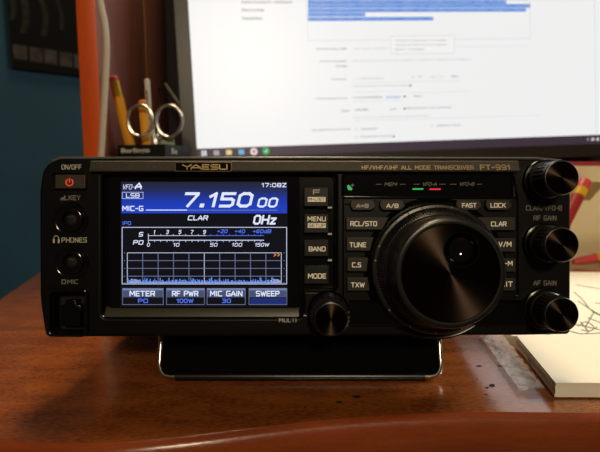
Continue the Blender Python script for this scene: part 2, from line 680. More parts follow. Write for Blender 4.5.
o = p.build('wall_calendar', smooth=0)
tag(o, 'black picture calendar on the teal wall with a row of small thumbnails', 'calendar')

# ------------------------------------------------------------------ monitor
xh = Vector((0.9926, 0.054, 0.1084)).normalized()
yh = Vector((-0.048, 0.997, -0.054))
yh = (yh - xh * yh.dot(xh)).normalized()
c2w = lambda v: Vector((1, 0, 0)) * v[0] + UP * v[1] + FW * v[2]
MX, MZ = c2w(xh).normalized(), c2w(yh).normalized()
MY = MZ.cross(MX).normalized()                     # into the monitor
SW, SH = 0.531, 0.299
corner = at(197.5, 158.5, 0.530)
base0 = corner
MM = Matrix(((MX.x, MY.x, MZ.x, corner.x), (MX.y, MY.y, MZ.y, corner.y), (MX.z, MY.z, MZ.z, corner.z), (0, 0, 0, 1)))
mon = empty('computer_monitor', (0, 0, 0))
mon.matrix_world = MM
tag(mon, 'large black computer monitor showing a white web page, standing behind the radio', 'monitor')
M_bez = mat('dark_olive_bezel_plastic', (50, 50, 44), 0.35, bump=(900, 0.3, 0.0003))
bw = 0.0165
p = Part()
outer = rounded([(-bw, -bw), (SW + bw, -bw), (SW + bw, SH + bw), (-bw, SH + bw)], 0.004)
inner = [(0, 0), (SW, 0), (SW, SH), (0, SH)]
p.plate([outer, inner], 0.002, 0.012, M_bez, 0.001)
p.build('bezel', mon)
p = Part()
p.plate([rounded([(-bw + .003, -bw + .003), (SW + bw - .003, -bw + .003), (SW + bw - .003, SH + bw - .003), (-bw + .003, SH + bw - .003)], 0.006)], -0.0101, 0.016, M_gloss, 0.002)
p.box((SW / 2, 0.036, SH / 2), (SW * 0.7, 0.022, SH * 0.7), M_gloss, 0.008)
p.build('rear_housing', mon)


def glow(name, c, e):
    m = mat(name, c, 0.35, emit=e)
    return m


G = SCREEN_GAIN
K_bg = glow('lit_page_white', (247, 247, 247), G)
K_bar = glow('lit_taskbar', (62, 50, 62), G)
K_sel = glow('lit_selection_blue', (66, 132, 222), G)
K_selw = glow('lit_selection_text', (214, 230, 250), G)
K_txt = glow('lit_grey_text', (122, 126, 132), G)
K_lt = glow('lit_pale_line', (196, 198, 202), G)
K_dk = glow('lit_dark_glyph', (70, 72, 78), G)
K_bl = glow('lit_link_blue', (120, 160, 225), G)
K_pop = glow('lit_popup', (250, 249, 247), G)


def ms(px, py):
    """photo point -> place on the screen plane"""
    r = ray(px, py)
    t = (corner - EYE).dot(MY) / r.dot(MY)
    q = EYE + r * t - corner
    return (q.dot(MX), q.dot(MZ))


p = Part()


def srect(x0, y0, x1, y1, m, d=0.0004):
    """upright rectangle on the screen through two photo points on its diagonal"""
    a_, b_ = ms(x0, y0), ms(x1, y1)
    xa, xb = sorted((a_[0], b_[0]))
    za, zb = sorted((a_[1], b_[1]))
    xa, xb = max(xa, 0), min(xb, SW)
    za, zb = max(za, 0), min(zb, SH)
    p.add([(xa, -d, za), (xb, -d, za), (xb, -d, zb), (xa, -d, zb)], [[0, 1, 2, 3]], m)


p.add([(0, 0, 0), (SW, 0, 0), (SW, 0, SH), (0, 0, SH)], [[0, 1, 2, 3]], K_bg)
TB = 0.0112
p.add([(0, -.0003, 0), (SW, -.0003, 0), (SW, -.0003, TB), (0, -.0003, TB)], [[0, 1, 2, 3]], K_bar)


def stext(s, x0, y0, x1, m, h=0.0026):
    a_, b_ = ms(x0, y0), ms(x1, y0)
    p.text(s, a_[0], b_[0], a_[1] - h / 2, a_[1] + h / 2, 0.0006, m, bold=0.012)


# taskbar icons
for (x, c, kind) in [(204, (232, 232, 236), 'win'), (216.5, (170, 165, 172), 'sq'), (229, (232, 205, 140), 'sq'), (241.5, (110, 180, 225), 'sq'), (254, (236, 226, 232), 'disc'), (266, (30, 170, 92), 'disc')]:
    cx = ms(x, 153)[0]
    m_ = glow('lit_icon_%d' % int(x), c, G)
    cz = TB / 2
    if kind == 'disc':
        p.plate([circle(cx, cz, 0.0042, 20)], 0.0006, 0.0002, m_)
        if x < 260:
            p.plate([circle(cx, cz, 0.0022, 16)], 0.0008, 0.0001, glow('lit_icon_red', (225, 120, 120), G))
        else:
            p.plate([[(cx - .002, cz - .0005), (cx - .0005, cz - .002), (cx + .0024, cz + .0016), (cx + .0016, cz + .0022), (cx - .0005, cz)]], 0.0008, 0.0001, glow('lit_icon_pale', (190, 240, 210), G))
    elif kind == 'win':
        for dx in (-1, 1):
            for dz in (-1, 1):
                p.plate([[(cx + dx * .0016 - .0013, cz + dz * .0016 - .0013), (cx + dx * .0016 + .0013, cz + dz * .0016 - .0013), (cx + dx * .0016 + .0013, cz + dz * .0016 + .0013), (cx + dx * .0016 - .0013, cz + dz * .0016 + .0013)]], 0.0006, 0.0002, m_)
    else:
        p.plate([rounded([(cx - .0033, cz - .0028), (cx + .0033, cz - .0028), (cx + .0033, cz + .0028), (cx - .0033, cz + .0028)], 0.001)], 0.0006, 0.0002, m_)
K_tray = glow('lit_tray_glyph', (205, 205, 205), G)
for i, x in enumerate((587.5, 592.5, 597.5)):
    cx = ms(x, 141)[0]
    if i == 0:
        p.text('<', cx - .0012, cx + .0012, TB / 2 - .0015, TB / 2 + .0015, 0.0006, K_tray, bold=.02)
    else:
        p.plate([circle(cx, TB / 2, 0.0021, 12)], 0.0006, 0.0002, K_tray)
# side menu
stext('Безопасность профиля', 242, 2.5, 292, K_txt, .0038)
stext('Рассылки', 242, 10, 263.5, K_txt, .0038)
stext('Аналитика', 242, 18.3, 262, K_txt, .0038)
# text area with the selected paragraph
for (a_, b_) in [((308, -8), (529, 37)), ]:
    pass
q0, q1 = ms(308, 41), ms(529, -12)
for (za, zb, xa, xb) in [(q0[1], q0[1] + .0004, q0[0], q1[0])]:
    p.add([(xa, -.0004, za), (xb, -.0004, za), (xb, -.0004, zb), (xa, -.0004, zb)], [[0, 1, 2, 3]], K_lt)
for xe in (q0[0], q1[0]):
    p.add([(xe, -.0004, q0[1]), (xe + .0004, -.0004, q0[1]), (xe + .0004, -.0004, SH), (xe, -.0004, SH)], [[0, 1, 2, 3]], K_lt)
rowt = 'позывной оператора и диапазон работы станции укв трансивер все режимы приём передача сигнала'
rows = [(-6.5, 527), (-2.0, 527), (2.3, 506), (6.3, 530), (10.6, 526), (14.8, 365), (19.4, 433)]
for (y, x1) in rows:
    za = ms(308, y)[1]
    xa, xb = ms(308, y)[0], ms(x1, y - (x1 - 308) * 0.006)[0]
    p.add([(xa, -.0005, za - .0021), (xb, -.0005, za - .0021), (xb, -.0005, za + .0021), (xa, -.0005, za + .0021)], [[0, 1, 2, 3]], K_sel)
    kk = int(len(rowt) * (xb - xa) / .27)
    p.text(rowt[:kk] if y < 14 else rowt[:max(12, kk // 1)], xa + .001, xb - .001, za - .0011, za + .0013, 0.0007, K_selw, bold=.0)
# popup
a_, b_ = ms(391, 54), ms(453.5, 36)
p.add([(a_[0] - .0005, -.0008, a_[1] - .0005), (b_[0] + .0005, -.0008, a_[1] - .0005), (b_[0] + .0005, -.0008, b_[1] + .0005), (a_[0] - .0005, -.0008, b_[1] + .0005)], [[0, 1, 2, 3]], K_lt)
p.add([(a_[0], -.0009, a_[1]), (b_[0], -.0009, a_[1]), (b_[0], -.0009, b_[1]), (a_[0], -.0009, b_[1])], [[0, 1, 2, 3]], K_pop)
for (y, x1) in [(41, 446), (45.5, 446), (49.8, 424)]:
    aa, bb = ms(395, y), ms(x1, y)
    p.text('Укажите краткое описание' if x1 > 430 else 'вашего сообщения', aa[0], bb[0], aa[1] - .0012, aa[1] + .0012, .0011, K_txt)
for (s, x0, y, x1, m_) in [
    ('Ссылка на сайт', 316, 49, 347, K_txt), ('https адрес страницы', 353, 49, 388, K_lt),
    ('Ссылка на видео', 320, 61.5, 347, K_txt), ('ролик', 336, 66.5, 347, K_txt), ('Вставьте ссылку на видео с любого видеохостинга', 353, 61.2, 470, K_lt),
    ('Телефон', 331, 79.5, 346, K_txt), ('+7 900 000 00 00', 356, 79, 383, K_lt), ('с 9', 411, 77, 422, K_lt), ('до 21', 430, 77, 444, K_lt), ('час', 451, 76.5, 458, K_txt),
    ('показывать в объявлении', 353, 86.3, 407, K_lt),
    ('Электронная почта', 315, 99, 347, K_txt), ('почта организации', 353, 98, 382, K_txt), ('изменить', 386, 97.3, 401, K_bl), ('скрыть', 413, 96.5, 422, K_txt),
    ('Цена', 341, 111, 349, K_txt), ('100 000', 355, 110, 368, K_txt), ('руб', 390, 109.3, 396, K_txt), ('Возможен торг и обмен', 407, 108.5, 451, K_txt),
    ('без торга возможна доставка', 353, 118, 428, K_lt),
    ('Дополнительные услуги', 312, 130.4, 350, K_txt), ('Самовывоз', 361, 129, 377, K_txt), ('Действует скидка', 437, 125.8, 460, K_txt),
    ('Отправлю почтой', 360, 137, 391, K_txt),
]:
    stext(s, x0, y, x1, m_, .0024)
for (x, y) in [(410, 85.7), (404.5, 96.6), (404.5, 108.8), (393.5, 136.3)]:
    c_ = ms(x, y)
    p.plate([circle(c_[0], c_[1], .0013, 12)], .0006, .0001, K_dk)
for (x, y) in [(356, 129), (356, 137), (432, 126)]:
    c_ = ms(x, y)
    p.plate([circle(c_[0], c_[1], .0016, 14), circle(c_[0], c_[1], .0011, 14)], .0006, .0001, K_lt)
for (y, x0, x1) in [(83, 353, 460), (92.3, 353, 405), (101.5, 353, 402), (121, 353, 540), (47, 455, 528), (93, 410, 470)]:
    a_ = ms(x0, y)
    b_ = ms(x1, y)
    p.add([(a_[0], -.0004, a_[1]), (b_[0], -.0004, a_[1]), (b_[0], -.0004, a_[1] + .0003), (a_[0], -.0004, a_[1] + .0003)], [[0, 1, 2, 3]], K_lt)
c_ = ms(595, 70)[0]
p.add([(c_, -.0004, TB), (c_ + .0005, -.0004, TB), (c_ + .0005, -.0004, SH), (c_, -.0004, SH)], [[0, 1, 2, 3]], K_lt)
o = p.build('screen', mon, smooth=0)
o['label'] = 'glowing white web page with a blue selected paragraph'
# stand, in world axes
inv = MM.inverted()
p = Part()
nb = MM @ Vector((SW / 2 - 0.08, 0.05, 0.09))
p.box((nb.x, nb.y + 0.008, (nb.z + 0.006) / 2), (0.05, 0.016, nb.z - 0.006), M_gloss, 0.003, mx=inv)
p.build('stand_neck', mon)
p = Part()
p.box((nb.x, nb.y - 0.012, 0.0045), (0.16, 0.10, 0.008), M_gloss, 0.003, mx=inv)
p.build('stand_base', mon)

# ------------------------------------------------------------------ the transceiver
ZB = 110 / FPX * D0            # panel bottom below the optical axis
radio = empty('radio_transceiver', EYE + FW * D0 - UP * ZB, (-PITCH, 0, 0))
tag(radio, 'black desktop radio transceiver with a lit colour display and large tuning dial', 'radio')


def P(px, py, d=0.0):
    k = (D0 - d) / FPX
    return ((px - 300) * k, (226 - py) * k + ZB)


def PL(pts, d=0.0):
    return [P(x, y, d) for x, y in pts]


def mm(px):
    return px * D0 / FPX


def rect(x0, y0, x1, y1, d=0, r=0):
    q = PL([(x0, y1), (x1, y1), (x1, y0), (x0, y0)], d)
    return rounded(q, mm(r)) if r else q


def T(part, s, x0, y0, x1, y1, d, m, shear=0.0, bold=0.0, serif=False):
    a_, b_ = P(x0, y1, d), P(x1, y0, d)
    if serif:
        part.text(s, a_[0], b_[0], a_[1], b_[1], d, m, bold=bold)
    else:
        strokes(part, s, a_[0], b_[0], a_[1], b_[1], d, m, shear=shear, wt=0.145 + bold * 2.2)


# --- case
p = Part()
x0, z0 = P(52, 317)
x1, z1 = P(556, 160)
p.box(((x0 + x1) / 2, 0.012 + 0.206 / 2, (z0 + z1) / 2), (x1 - x0, 0.206, z1 - z0), M_case, 0.0015)
for i in range(14):       # cooling ribs on the rear
    xx = x0 + 0.02 + i * (x1 - x0 - 0.04) / 13
    p.box((xx, 0.2205, (z0 + z1) / 2), (0.003, 0.008, (z1 - z0) * 0.8), M_case, 0.0005)
p.build('case', radio)

# --- front panel with openings
outl = PL([(41, 336), (41, 157), (571, 159), (571, 335.5)])
face = rounded(PL([(45, 337.5), (39.5, 300), (39, 190), (43, 166), (59, 157.5), (540, 158.5), (567, 161), (571, 172), (571, 334.5), (522, 335.5), (92, 337)]),
               [mm(6), mm(10), mm(10), mm(9), mm(8), mm(5), mm(4), mm(4), mm(5), 0, mm(4)])
opening = rounded(PL([(101.5, 318), (300, 318), (303, 312), (303, 291), (336, 291), (336, 173), (101.5, 173)]),
                  [mm(6), mm(3), mm(2), mm(2), mm(5), mm(6), mm(5)])
opening = opening
mic_hole = rect(51, 291, 86, 333, r=6)
win_open = rounded(PL([(344, 197), (512, 197), (512, 173), (344, 173)]), [mm(2), mm(2), mm(5), mm(5)])
p = Part()
p.plate([face, opening, mic_hole, win_open], 0.0, 0.0125, M_panel, 0.0012, seg=3)
# printed legends on the panel
T(p, 'ON/OFF', 61.5, 164.5, 81.5, 169.5, 0.00005, M_print)
T(p, 'KEY', 68.5, 195.2, 80.5, 200.3, 0.00005, M_printdim, bold=.01)
T(p, 'PHONES', 61.5, 237.5, 87, 242.5, 0.00005, M_print)
T(p, 'MIC', 67.5, 279.5, 78, 284, 0.00005, M_printdim, bold=.01)
p.plate([rect(61.5, 279.5, 66, 284, .00007), rect(62.3, 280.3, 65.2, 283.2, .00007)], 0.00006, 0.00003, M_printdim)
# key icon
p.plate([rect(60, 199.4, 68, 200.2)], 0.00006, 0.00003, M_printdim)
p.plate([PL([(61, 199), (61, 197.6), (64, 197.2), (64, 195.6), (65.5, 195.6), (65.5, 199)])], 0.00006, 0.00003, M_printdim)
# headphone icon
arc = [P(56.3 + 2.6 * math.cos(a_), 239 - 3.2 * math.sin(a_)) for a_ in [math.pi * i / 10 for i in range(11)]]
p.tube([(x, -0.00005, z) for x, z in arc], 0.00018, M_print, 5, smooth=False)
p.plate([rect(53, 239.2, 54.9, 243)], 0.0001, 0.00006, M_print)
p.plate([rect(57.8, 239.2, 59.7, 243)], 0.0001, 0.00006, M_print)
T(p, 'MULTI', 279, 317.8, 296.5, 322.3, 0.00005, M_print)
p.plate([rect(303.5, 315, 306.5, 316)], 0.0001, 0.00006, M_print)
T(p, 'CLAR/VFO-B', 526, 205.5, 562, 210.5, 0.00005, M_printdim)
T(p, 'RF GAIN', 533.5, 215.5, 556.5, 220.5, 0.00005, M_printdim)
T(p, 'AF GAIN', 533.5, 280.5, 556.5, 285.5, 0.00005, M_printdim)
p.build('front_panel', radio)

# --- upper trim: a long sloping face that catches the lamp
p = Part()


def strip(part, xa, xb, rowsyd, m):
    vv, ff = [], []
    for (y, d) in rowsyd:
        for x in (xa, xb):
            q = P(x, y, 0)
            vv.append((q[0], -d, q[1]))
    for i in range(len(rowsyd) - 1):
        ff.append([2 * i, 2 * i + 1, 2 * i + 3, 2 * i + 2])
    part.add(vv, ff, m)


strip(p, 92, 517, [(172.2, -0.0005), (172.2, 0.0022), (171, 0.0024), (162, 0.0012), (159.2, -0.0008), (158.6, -0.003)], M_trim)
for xe, sgn in ((92, 1), (517, -1)):
    q = [P(xe, y) for y in (172.2, 172.2, 171, 162, 159.2, 158.6)]
    dd = (-0.0005, 0.0022, 0.0024, 0.0012, -0.0008, -0.003)
    p.add([(a_[0], -b_, a_[1]) for a_, b_ in zip(q, dd)], [list(range(6))[::sgn]], M_trim)
# slope legends
slope = Matrix.Identity(4)


def on_trim(s, x0, y0, x1, y1, m, **kw):
    # trim face runs from (162, .0012) to (171, .0024)
    cu = Part()
    T(cu, s, x0, y0, x1, y1, 0, m, **kw)
    zt, zb = P(0, 162)[1], P(0, 171)[1]
    for v in cu.v:
        t = (v.z - zb) / (zt - zb)
        v.y = -(0.0024 + (0.0012 - 0.0024) * t) - 0.00008
    p.add(cu.v, cu.f, m)


on_trim('HF/VHF/UHF ALL MODE TRANSCEIVER', 361, 166, 472, 170.3, M_gold, bold=.015)
on_trim('FT-991', 478, 165, 508, 170.8, M_gold, bold=.03)
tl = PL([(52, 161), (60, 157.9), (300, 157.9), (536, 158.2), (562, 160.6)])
p.tube([(x, 0.0006, z) for x, z in tl], 0.0006, mat('painted_edge_highlight', (120, 122, 120), .35, metal=.5), 10, smooth=False)  # thin grey tube: highlight line along the top edge, painted as colour
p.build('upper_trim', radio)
# badge
p = Part()
bo = rounded(PL([(174.5, 171.6), (232, 171.6), (232, 162.2), (174.5, 162.2)], .003), mm(1.5))
bi = rounded(PL([(175.7, 170.7), (230.8, 170.7), (230.8, 163.1), (175.7, 163.1)], .003), mm(1))
p.plate([bo], 0.0028, 0.0022, M_gloss, 0.0001)
p.plate([bo, bi], 0.0031, 0.0006, mat('bronze_badge_rim', (120, 100, 78), 0.35, metal=0.8), 0.0001)
ctr_word = ('Y', 'A', 'E', 'S', 'U')
xw = [(182, 192), (190.5, 201.5), (202, 209.5), (210.5, 218.5), (219, 227.5)]
for ch, (xa, xb) in zip(ctr_word, xw):
    T(p, ch, xa, 164.2, xb, 169.8, 0.0031, M_gold, bold=.03)
p.build('name_badge', radio)

# --- display recess
p = Part()
RD = -0.0028                    # recess floor
p.plate([rounded(PL([(100, 319), (338, 319), (338, 172), (100, 172)]), mm(3))], RD, 0.0016, M_satin)
p.build('display_recess', radio)
p = Part()
path = [(x, -0.0002, z) for x, z in rounded(PL([(102, 317.5), (299.6, 317.5), (303, 312), (303, 291), (335.5, 291), (335.5, 173.5), (102, 173.5)]), [mm(6), mm(3), mm(2), mm(2), mm(5), mm(6), mm(5)])]
p.tube(path, 0.00032, M_gloss, 8, closed=True, smooth=False)
p.build('recess_rim', radio)
p = Part()
strip(p, 104, 299, [(317.2, -0.0002), (315.5, -0.0003), (307.6, -0.0024)], mat('satin_black_lip', (60, 56, 44), 0.33, bump=(2500, .3, .0002)))
q0, q1 = P(104, 317.2), P(299, 307.6)
p.build('display_lip', radio)
p = Part()
GD = -0.0012
p.plate([rounded(PL([(108, 307.8), (299.5, 307.8), (299.5, 176.5), (108, 176.5)], GD), mm(3))], GD, 0.0016, M_glass, 0.0002)
p.build('display_glass', radio)

# --- the colour LCD
LD = GD + 0.00006


def lcd(name, c, e=1.0):
    return mat(name, c, 0.12, emit=e)


L_bg = lcd('lcd_black', (12, 13, 20), 1.0)
L_w = lcd('lcd_white', (226, 232, 255), 1.0)
L_b = lcd('lcd_blue_text', (84, 116, 240), 1.0)
L_g = lcd('lcd_line', (196, 204, 235), 1.0)
L_gd = lcd('lcd_dim_line', (112, 122, 160), 1.0)
L_o = lcd('lcd_orange', (235, 140, 60), 1.0)
L_n = lcd('lcd_noise_blue', (110, 160, 250), 1.0)
L_key = lcd('lcd_key_blue_grey', (70, 80, 112), 1.0)
L_key2 = lcd('lcd_key_top', (120, 130, 165), 1.0)


def gradmat():
    m = bpy.data.materials.new('lcd_blue_header')
    m.use_nodes = True
    nt = m.node_tree
    b = nt.nodes['Principled BSDF']
    b.inputs['Base Color'].default_value = (0.004, .004, .004, 1)
    b.inputs['Roughness'].default_value = 0.12
    tc = nt.nodes.new('ShaderNodeTexCoord')
    sp = nt.nodes.new('ShaderNodeSeparateXYZ')
    nt.links.new(tc.outputs['Object'], sp.inputs[0])
    mr = nt.nodes.new('ShaderNodeMapRange')
    za, zb = P(0, 213.5, LD)[1], P(0, 182, LD)[1]
    mr.inputs['From Min'].default_value = za
    mr.inputs['From Max'].default_value = zb
    nt.links.new(sp.outputs['Z'], mr.inputs['Value'])
    cr = nt.nodes.new('ShaderNodeValToRGB')
    cr.color_ramp.elements[0].position = 0.0
    cr.color_ramp.elements[0].color = lin((30, 66, 196))
    cr.color_ramp.elements[1].position = 1.0
    cr.color_ramp.elements[1].color = lin((34, 36, 50))
    e = cr.color_ramp.elements.new(0.35)
    e.color = lin((28, 58, 176))
    e = cr.color_ramp.elements.new(0.72)
    e.color = lin((34, 44, 92))
    nt.links.new(mr.outputs[0], cr.inputs[0])
    nt.links.new(cr.outputs[0], b.inputs['Emission Color'])
    b.inputs['Emission Strength'].default_value = 1.0
    return m


L_grad = gradmat()
p = Part()


def flat(x0, y0, x1, y1, m, d=LD):
    q = rect(x0, y0, x1, y1, d)
    p.add([(a_[0], -d, a_[1]) for a_ in q], [[0, 1, 2, 3]], m)


def frame(x0, y0, x1, y1, w_, m, d):
    flat(x0, y0, x1, y0 + w_, m, d)
    flat(x0, y1 - w_, x1, y1, m, d)
    flat(x0, y0 + w_, x0 + w_, y1 - w_, m, d)
    flat(x1 - w_, y0 + w_, x1, y1 - w_, m, d)


L1, L2, L3 = LD + .00003, LD + .00006, LD + .00009
flat(120.5, 181.5, 287.5, 306.8, L_bg)
flat(121.5, 182, 287, 213.3, L_grad, L1)
T(p, 'VFO-', 122.3, 184.4, 135, 189.4, L2, L_w, shear=.2, bold=-.018)
T(p, 'A', 134.5, 182.6, 142.8, 189.3, L2, L_w, shear=.2, bold=.03)
frame(122, 192, 143.3, 198.8, .5, L_g, L2)
T(p, 'LSB', 126, 193.3, 139.5, 197.7, L2, L_w, bold=.01)
T(p, 'MIC-G', 122.3, 205.8, 143.3, 211, L2, L_w, bold=.02)
flat(146, 209.6, 187, 210.5, L_w, L2)
flat(187, 209.8, 277, 210.5, L_gd, L2)
T(p, '7.150', 181.3, 192.2, 254.5, 207.5, L2, L_w, shear=.25, bold=.02)
T(p, '00', 256.5, 197.5, 279, 207.5, L2, L_w, shear=.25, bold=.02)
T(p, '17:08Z', 261.5, 183, 286.5, 187.2, L2, L_w, bold=.015)
T(p, 'CLAR', 187.5, 215.4, 208.5, 220.4, L2, L_w, shear=.2, bold=.02)
T(p, '0Hz', 252.5, 214.8, 277.5, 224.6, L2, L_w, shear=.2, bold=.02)
T(p, 'IPO', 122.5, 221.3, 131, 225, L2, L_b, bold=.01)
frame(121.8, 227, 287, 284.3, .7, L_g, L2)
T(p, 'S', 138.5, 232, 143.5, 236.6, L2, L_w, shear=.2, bold=.02)
T(p, 'PO', 132.8, 240.2, 143.8, 244.7, L2, L_w, shear=.2, bold=.02)
for s_, x, w_ in (('1', 154.5, 2), ('3', 167.5, 3.4), ('5', 180, 3.4), ('7', 192, 3.4), ('9', 204.5, 3.4)):
    T(p, s_, x - w_ / 2, 230, x + w_ / 2, 233.8, L2, L_w, shear=.2, bold=.01)
for s_, x, w_ in (('+20', 222.5, 11), ('+40', 240, 11), ('+60dB', 262, 19)):
    T(p, s_, x - w_ / 2, 229.4, x + w_ / 2, 233.2, L2, L_b, shear=.2, bold=.015)
flat(148.5, 235.3, 206, 235.9, L_g, L2)
flat(206, 235.3, 264, 235.9, L_b, L2)
flat(148.5, 239.8, 264, 240.7, L_g, L2)
flat(148, 233.6, 148.7, 243.6, L_g, L2)
for i in range(18):
    x = 154.5 + i * 6.25
    flat(x - .3, 234.2, x + .3, 235.4, L_g if x < 206 else L_b, L2)
    flat(x - .3, 240.6, x + .3, 241.9, L_g, L2)
for s_, x, w_ in (('0', 148.5, 3.5), ('10', 176.3, 7), ('50', 213.8, 8), ('100', 237, 11), ('150W', 262, 15)):
    T(p, s_, x - w_ / 2, 242.9, x + w_ / 2, 246.6, L2, L_w, shear=.2, bold=.005)
# spectrum scope
for i in range(11):
    x = 127.3 + i * 15.4
    flat(x - .3, 252.8, x + .3, 283, L_g if i in (0, 5, 10) else L_gd, L2)
for y in (252.8, 260.6, 268.4, 276.2, 282.8):
    flat(127.3, y - .3, 281.6, y + .3, L_g if y in (252.8, 282.8) else L_gd, L2)
    flat(124, y - .3, 125.2, y + .3, L_gd, L2)
    flat(283.4, y - .3, 284.6, y + .3, L_gd, L2)
for i in range(140):
    x = 128 + i * 1.095
    h_ = random.uniform(1.2, 3.2) + (random.random() < .2) * random.uniform(1, 3)
    flat(x, 282.8 - h_, x + .8, 282.8, L_n if i % 3 else L_b, L3)
T(p, '>>', 273.5, 252.9, 280, 256.9, L3, L_o, bold=.01)
T(p, '-25k', 128.5, 279.3, 139, 282.3, L3 + .00003, L_g)
T(p, '+25k', 270, 279.3, 280.5, 282.3, L3 + .00003, L_g)
keys = [(122.3, 163.5, 'METER', (129.5, 155), 'PO', (138, 148)), (166.3, 204.8, 'RF PWR', (172, 198.3), '100W', (176.5, 193.5)), (206.8, 245.5, 'MIC GAIN', (210, 242.5), '30', (222, 231)), (248.8, 287, 'SWEEP', (255.8, 279.5), '', None)]
for (xa, xb, s_, tx, s2, t2) in keys:
    flat(xa, 288.2, xb, 297.3, L_key, L1)
    flat(xa, 288.2, xb, 290.3, L_key2, L2)
    frame(xa, 288.2, xb, 304.8, .5, L_gd, L2)
    T(p, s_, tx[0], 290.8, tx[1], 296.4, L3, L_w, bold=.015)
    if s2:
        T(p, s2, t2[0], 298.6, t2[1], 303, L3, L_b, bold=.02)
    else:
        for y in (298.6, 300.6, 302.6):
            flat(250.5, y, 286, y + 1.0, lcd('lcd_deep_blue', (40, 62, 150), 1), L3)
p.build('colour_display', radio, smooth=0)

# --- the four keys beside the display
KD = 0.0002


def key(name, poly, d, m, texts=(), r=0.8, t=0.003, extra=None, bev=0.0003):
    q = Part()
    q.plate([rounded(PL(poly, d), mm(r), 3)], d, t, m, bev)
    for (s_, a0, b0, a1, b1, mm_) in texts:
        T(q, s_, a0, b0, a1, b1, d + .00004, mm_, bold=.01)
    if extra:
        extra(q, d)
    return q.build(name, radio)


def inv_box(x0, y0, x1, y1, s_):
    def f(q, d):
        q.add([(a_[0], -d - .00003, a_[1]) for a_ in rect(x0, y0, x1, y1, d)], [[0, 1, 2, 3]], M_lit)
        T(q, s_, x0 + .9, y0 + .7, x1 - .9, y1 - .7, d + .00006, M_hole, bold=.004)
    return f


sq = lambda x0, y0, x1, y1: [(x0, y1), (x1, y1), (x1, y0), (x0, y0)]
key('function_key', sq(304, 187, 328.5, 206.5), KD, M_keydark, [('F', 313, 189.5, 320, 194.8, M_litdim)], extra=inv_box(307.8, 197, 325.5, 201.8, 'M-LIST'))
key('function_key', sq(304, 214, 328.8, 233), KD, M_keydark, [('MENU', 307.5, 216.5, 325.8, 221.3, M_lit)], extra=inv_box(307.8, 223, 325.8, 227.8, 'SETUP'))
key('function_key', sq(304, 240, 328.8, 256.5), KD, M_keydark, [('BAND', 308.7, 246.5, 325.6, 251.4, M_lit)])
key('function_key', sq(304, 266.5, 329, 284), KD, M_keydark, [('MODE', 308, 273.5, 326.2, 278.6, M_lit)])
for y in (207.6, 234, 260.4):
    q = Part()
    q.plate([rounded(PL([(327.8, y + .9), (332, y + .9), (332, y - .9), (327.8, y - .9)], KD), mm(.3))], 0.0002, 0.003, M_white, .0001)
    q.build('key_marker', radio)

# --- indicator window and shoulder keys
p = Part()
p.plate([rect(343, 172, 513, 198)], -0.0008, 0.0014, M_glass)
wd = -0.0008 + .00004
IT = mat('grey_indicator_print', (132, 124, 110), .5)
T(p, 'MEM', 384, 182.3, 397.5, 186, wd, IT, shear=.3, bold=.01)
T(p, 'VFO-A', 422, 182.3, 437.5, 186, wd, IT, shear=.3, bold=.01)
T(p, 'VFO-B', 459, 182.3, 475, 186, wd, IT, shear=.3, bold=.01)
for (xa, xb) in ((376, 381.5), (400, 405.5), (413.5, 420), (439, 445.5), (450, 456.5), (477, 482)):
    p.add([(a_[0], -wd, a_[1]) for a_ in rect(xa, 184, xb, 184.5, wd)], [[0, 1, 2, 3]], IT)
# green satellite glyph
cx, cy = 350, 186.5
for (a0, a1, b0, b1) in ((347, 186, 352, 190.5), (349.5, 184, 352.6, 187.8)):
    pass
p.plate([rounded(PL([(347, 186.2), (348.6, 184.6), (352.6, 188.8), (351.4, 190.4), (348, 189.9)], wd), mm(.5))], wd, .00003, M_ledg)
p.plate([rounded(PL([(350.6, 185.2), (352.4, 183.6), (354, 185.2), (352.3, 186.9)], wd), mm(.3))], wd, .00003, M_printdim)
p.build('indicator_window', radio)
q = Part()
q.plate([PL([(412.8, 189.6), (423.5, 189.6), (424, 188.1), (413.2, 188.1)], .0)], wd + .0001, .0003, M_ledg)
q.build('indicator_lamp', radio)['label'] = 'green indicator lamp'
q = Part()
q.plate([PL([(429.5, 189.8), (441, 189.8), (441.5, 188.2), (430.5, 188.2)], .0)], wd + .0001, .0003, M_ledr)
q.build('indicator_lamp', radio)['label'] = 'red indicator lamp'
p = Part()
# raised rim of the control field
rim = rounded(PL([(343.2, 300), (343.2, 172.6), (513, 172.6), (517.5, 200), (517.5, 296)]), [mm(3), mm(6), mm(6), mm(6), mm(3)])
p.tube([(x, -0.0003, z) for x, z in rim], 0.00035, M_satin, 8, smooth=False)
strip(p, 344, 516, [(198.2, 0.0003), (198, 0.0009), (196.8, 0.0009), (196.4, 0.0001)], M_satin)
strip(p, 345, 352, [(205.0, 0.0001), (204.8, 0.0006), (203.4, 0.0006), (203.2, 0.0001)], M_satin)
strip(p, 405, 455, [(205.0, 0.0001), (204.8, 0.0006), (203.4, 0.0006), (203.2, 0.0001)], M_satin)
p.build('control_field_rim', radio)
SD = 0.0018
pill = lambda x0, x1: [(x0, 205.5), (x0 + 3, 210.3), (x1 - 4, 210.3), (x1 + 1, 206.3), (x1 - 2, 199.8), (x0 + 1, 199.8)]
key('shoulder_key', pill(350, 375.5), SD, M_key, [('A=B', 356.5, 203.8, 368.5, 207.8, M_litdim)], r=1.5)
key('shoulder_key', pill(379.5, 404.5), SD, M_key, [('A/B', 386.5, 203.6, 398.5, 208, M_lit)], r=1.5)
key('shoulder_key', pill(456, 481.5), SD, M_key, [('FAST', 462, 203, 476.5, 207.6, M_lit)], r=1.5)
key('shoulder_key', pill(485.5, 511.5), SD, M_key, [('LOCK', 490.5, 203, 505.8, 207.6, M_lit)], r=1.5)
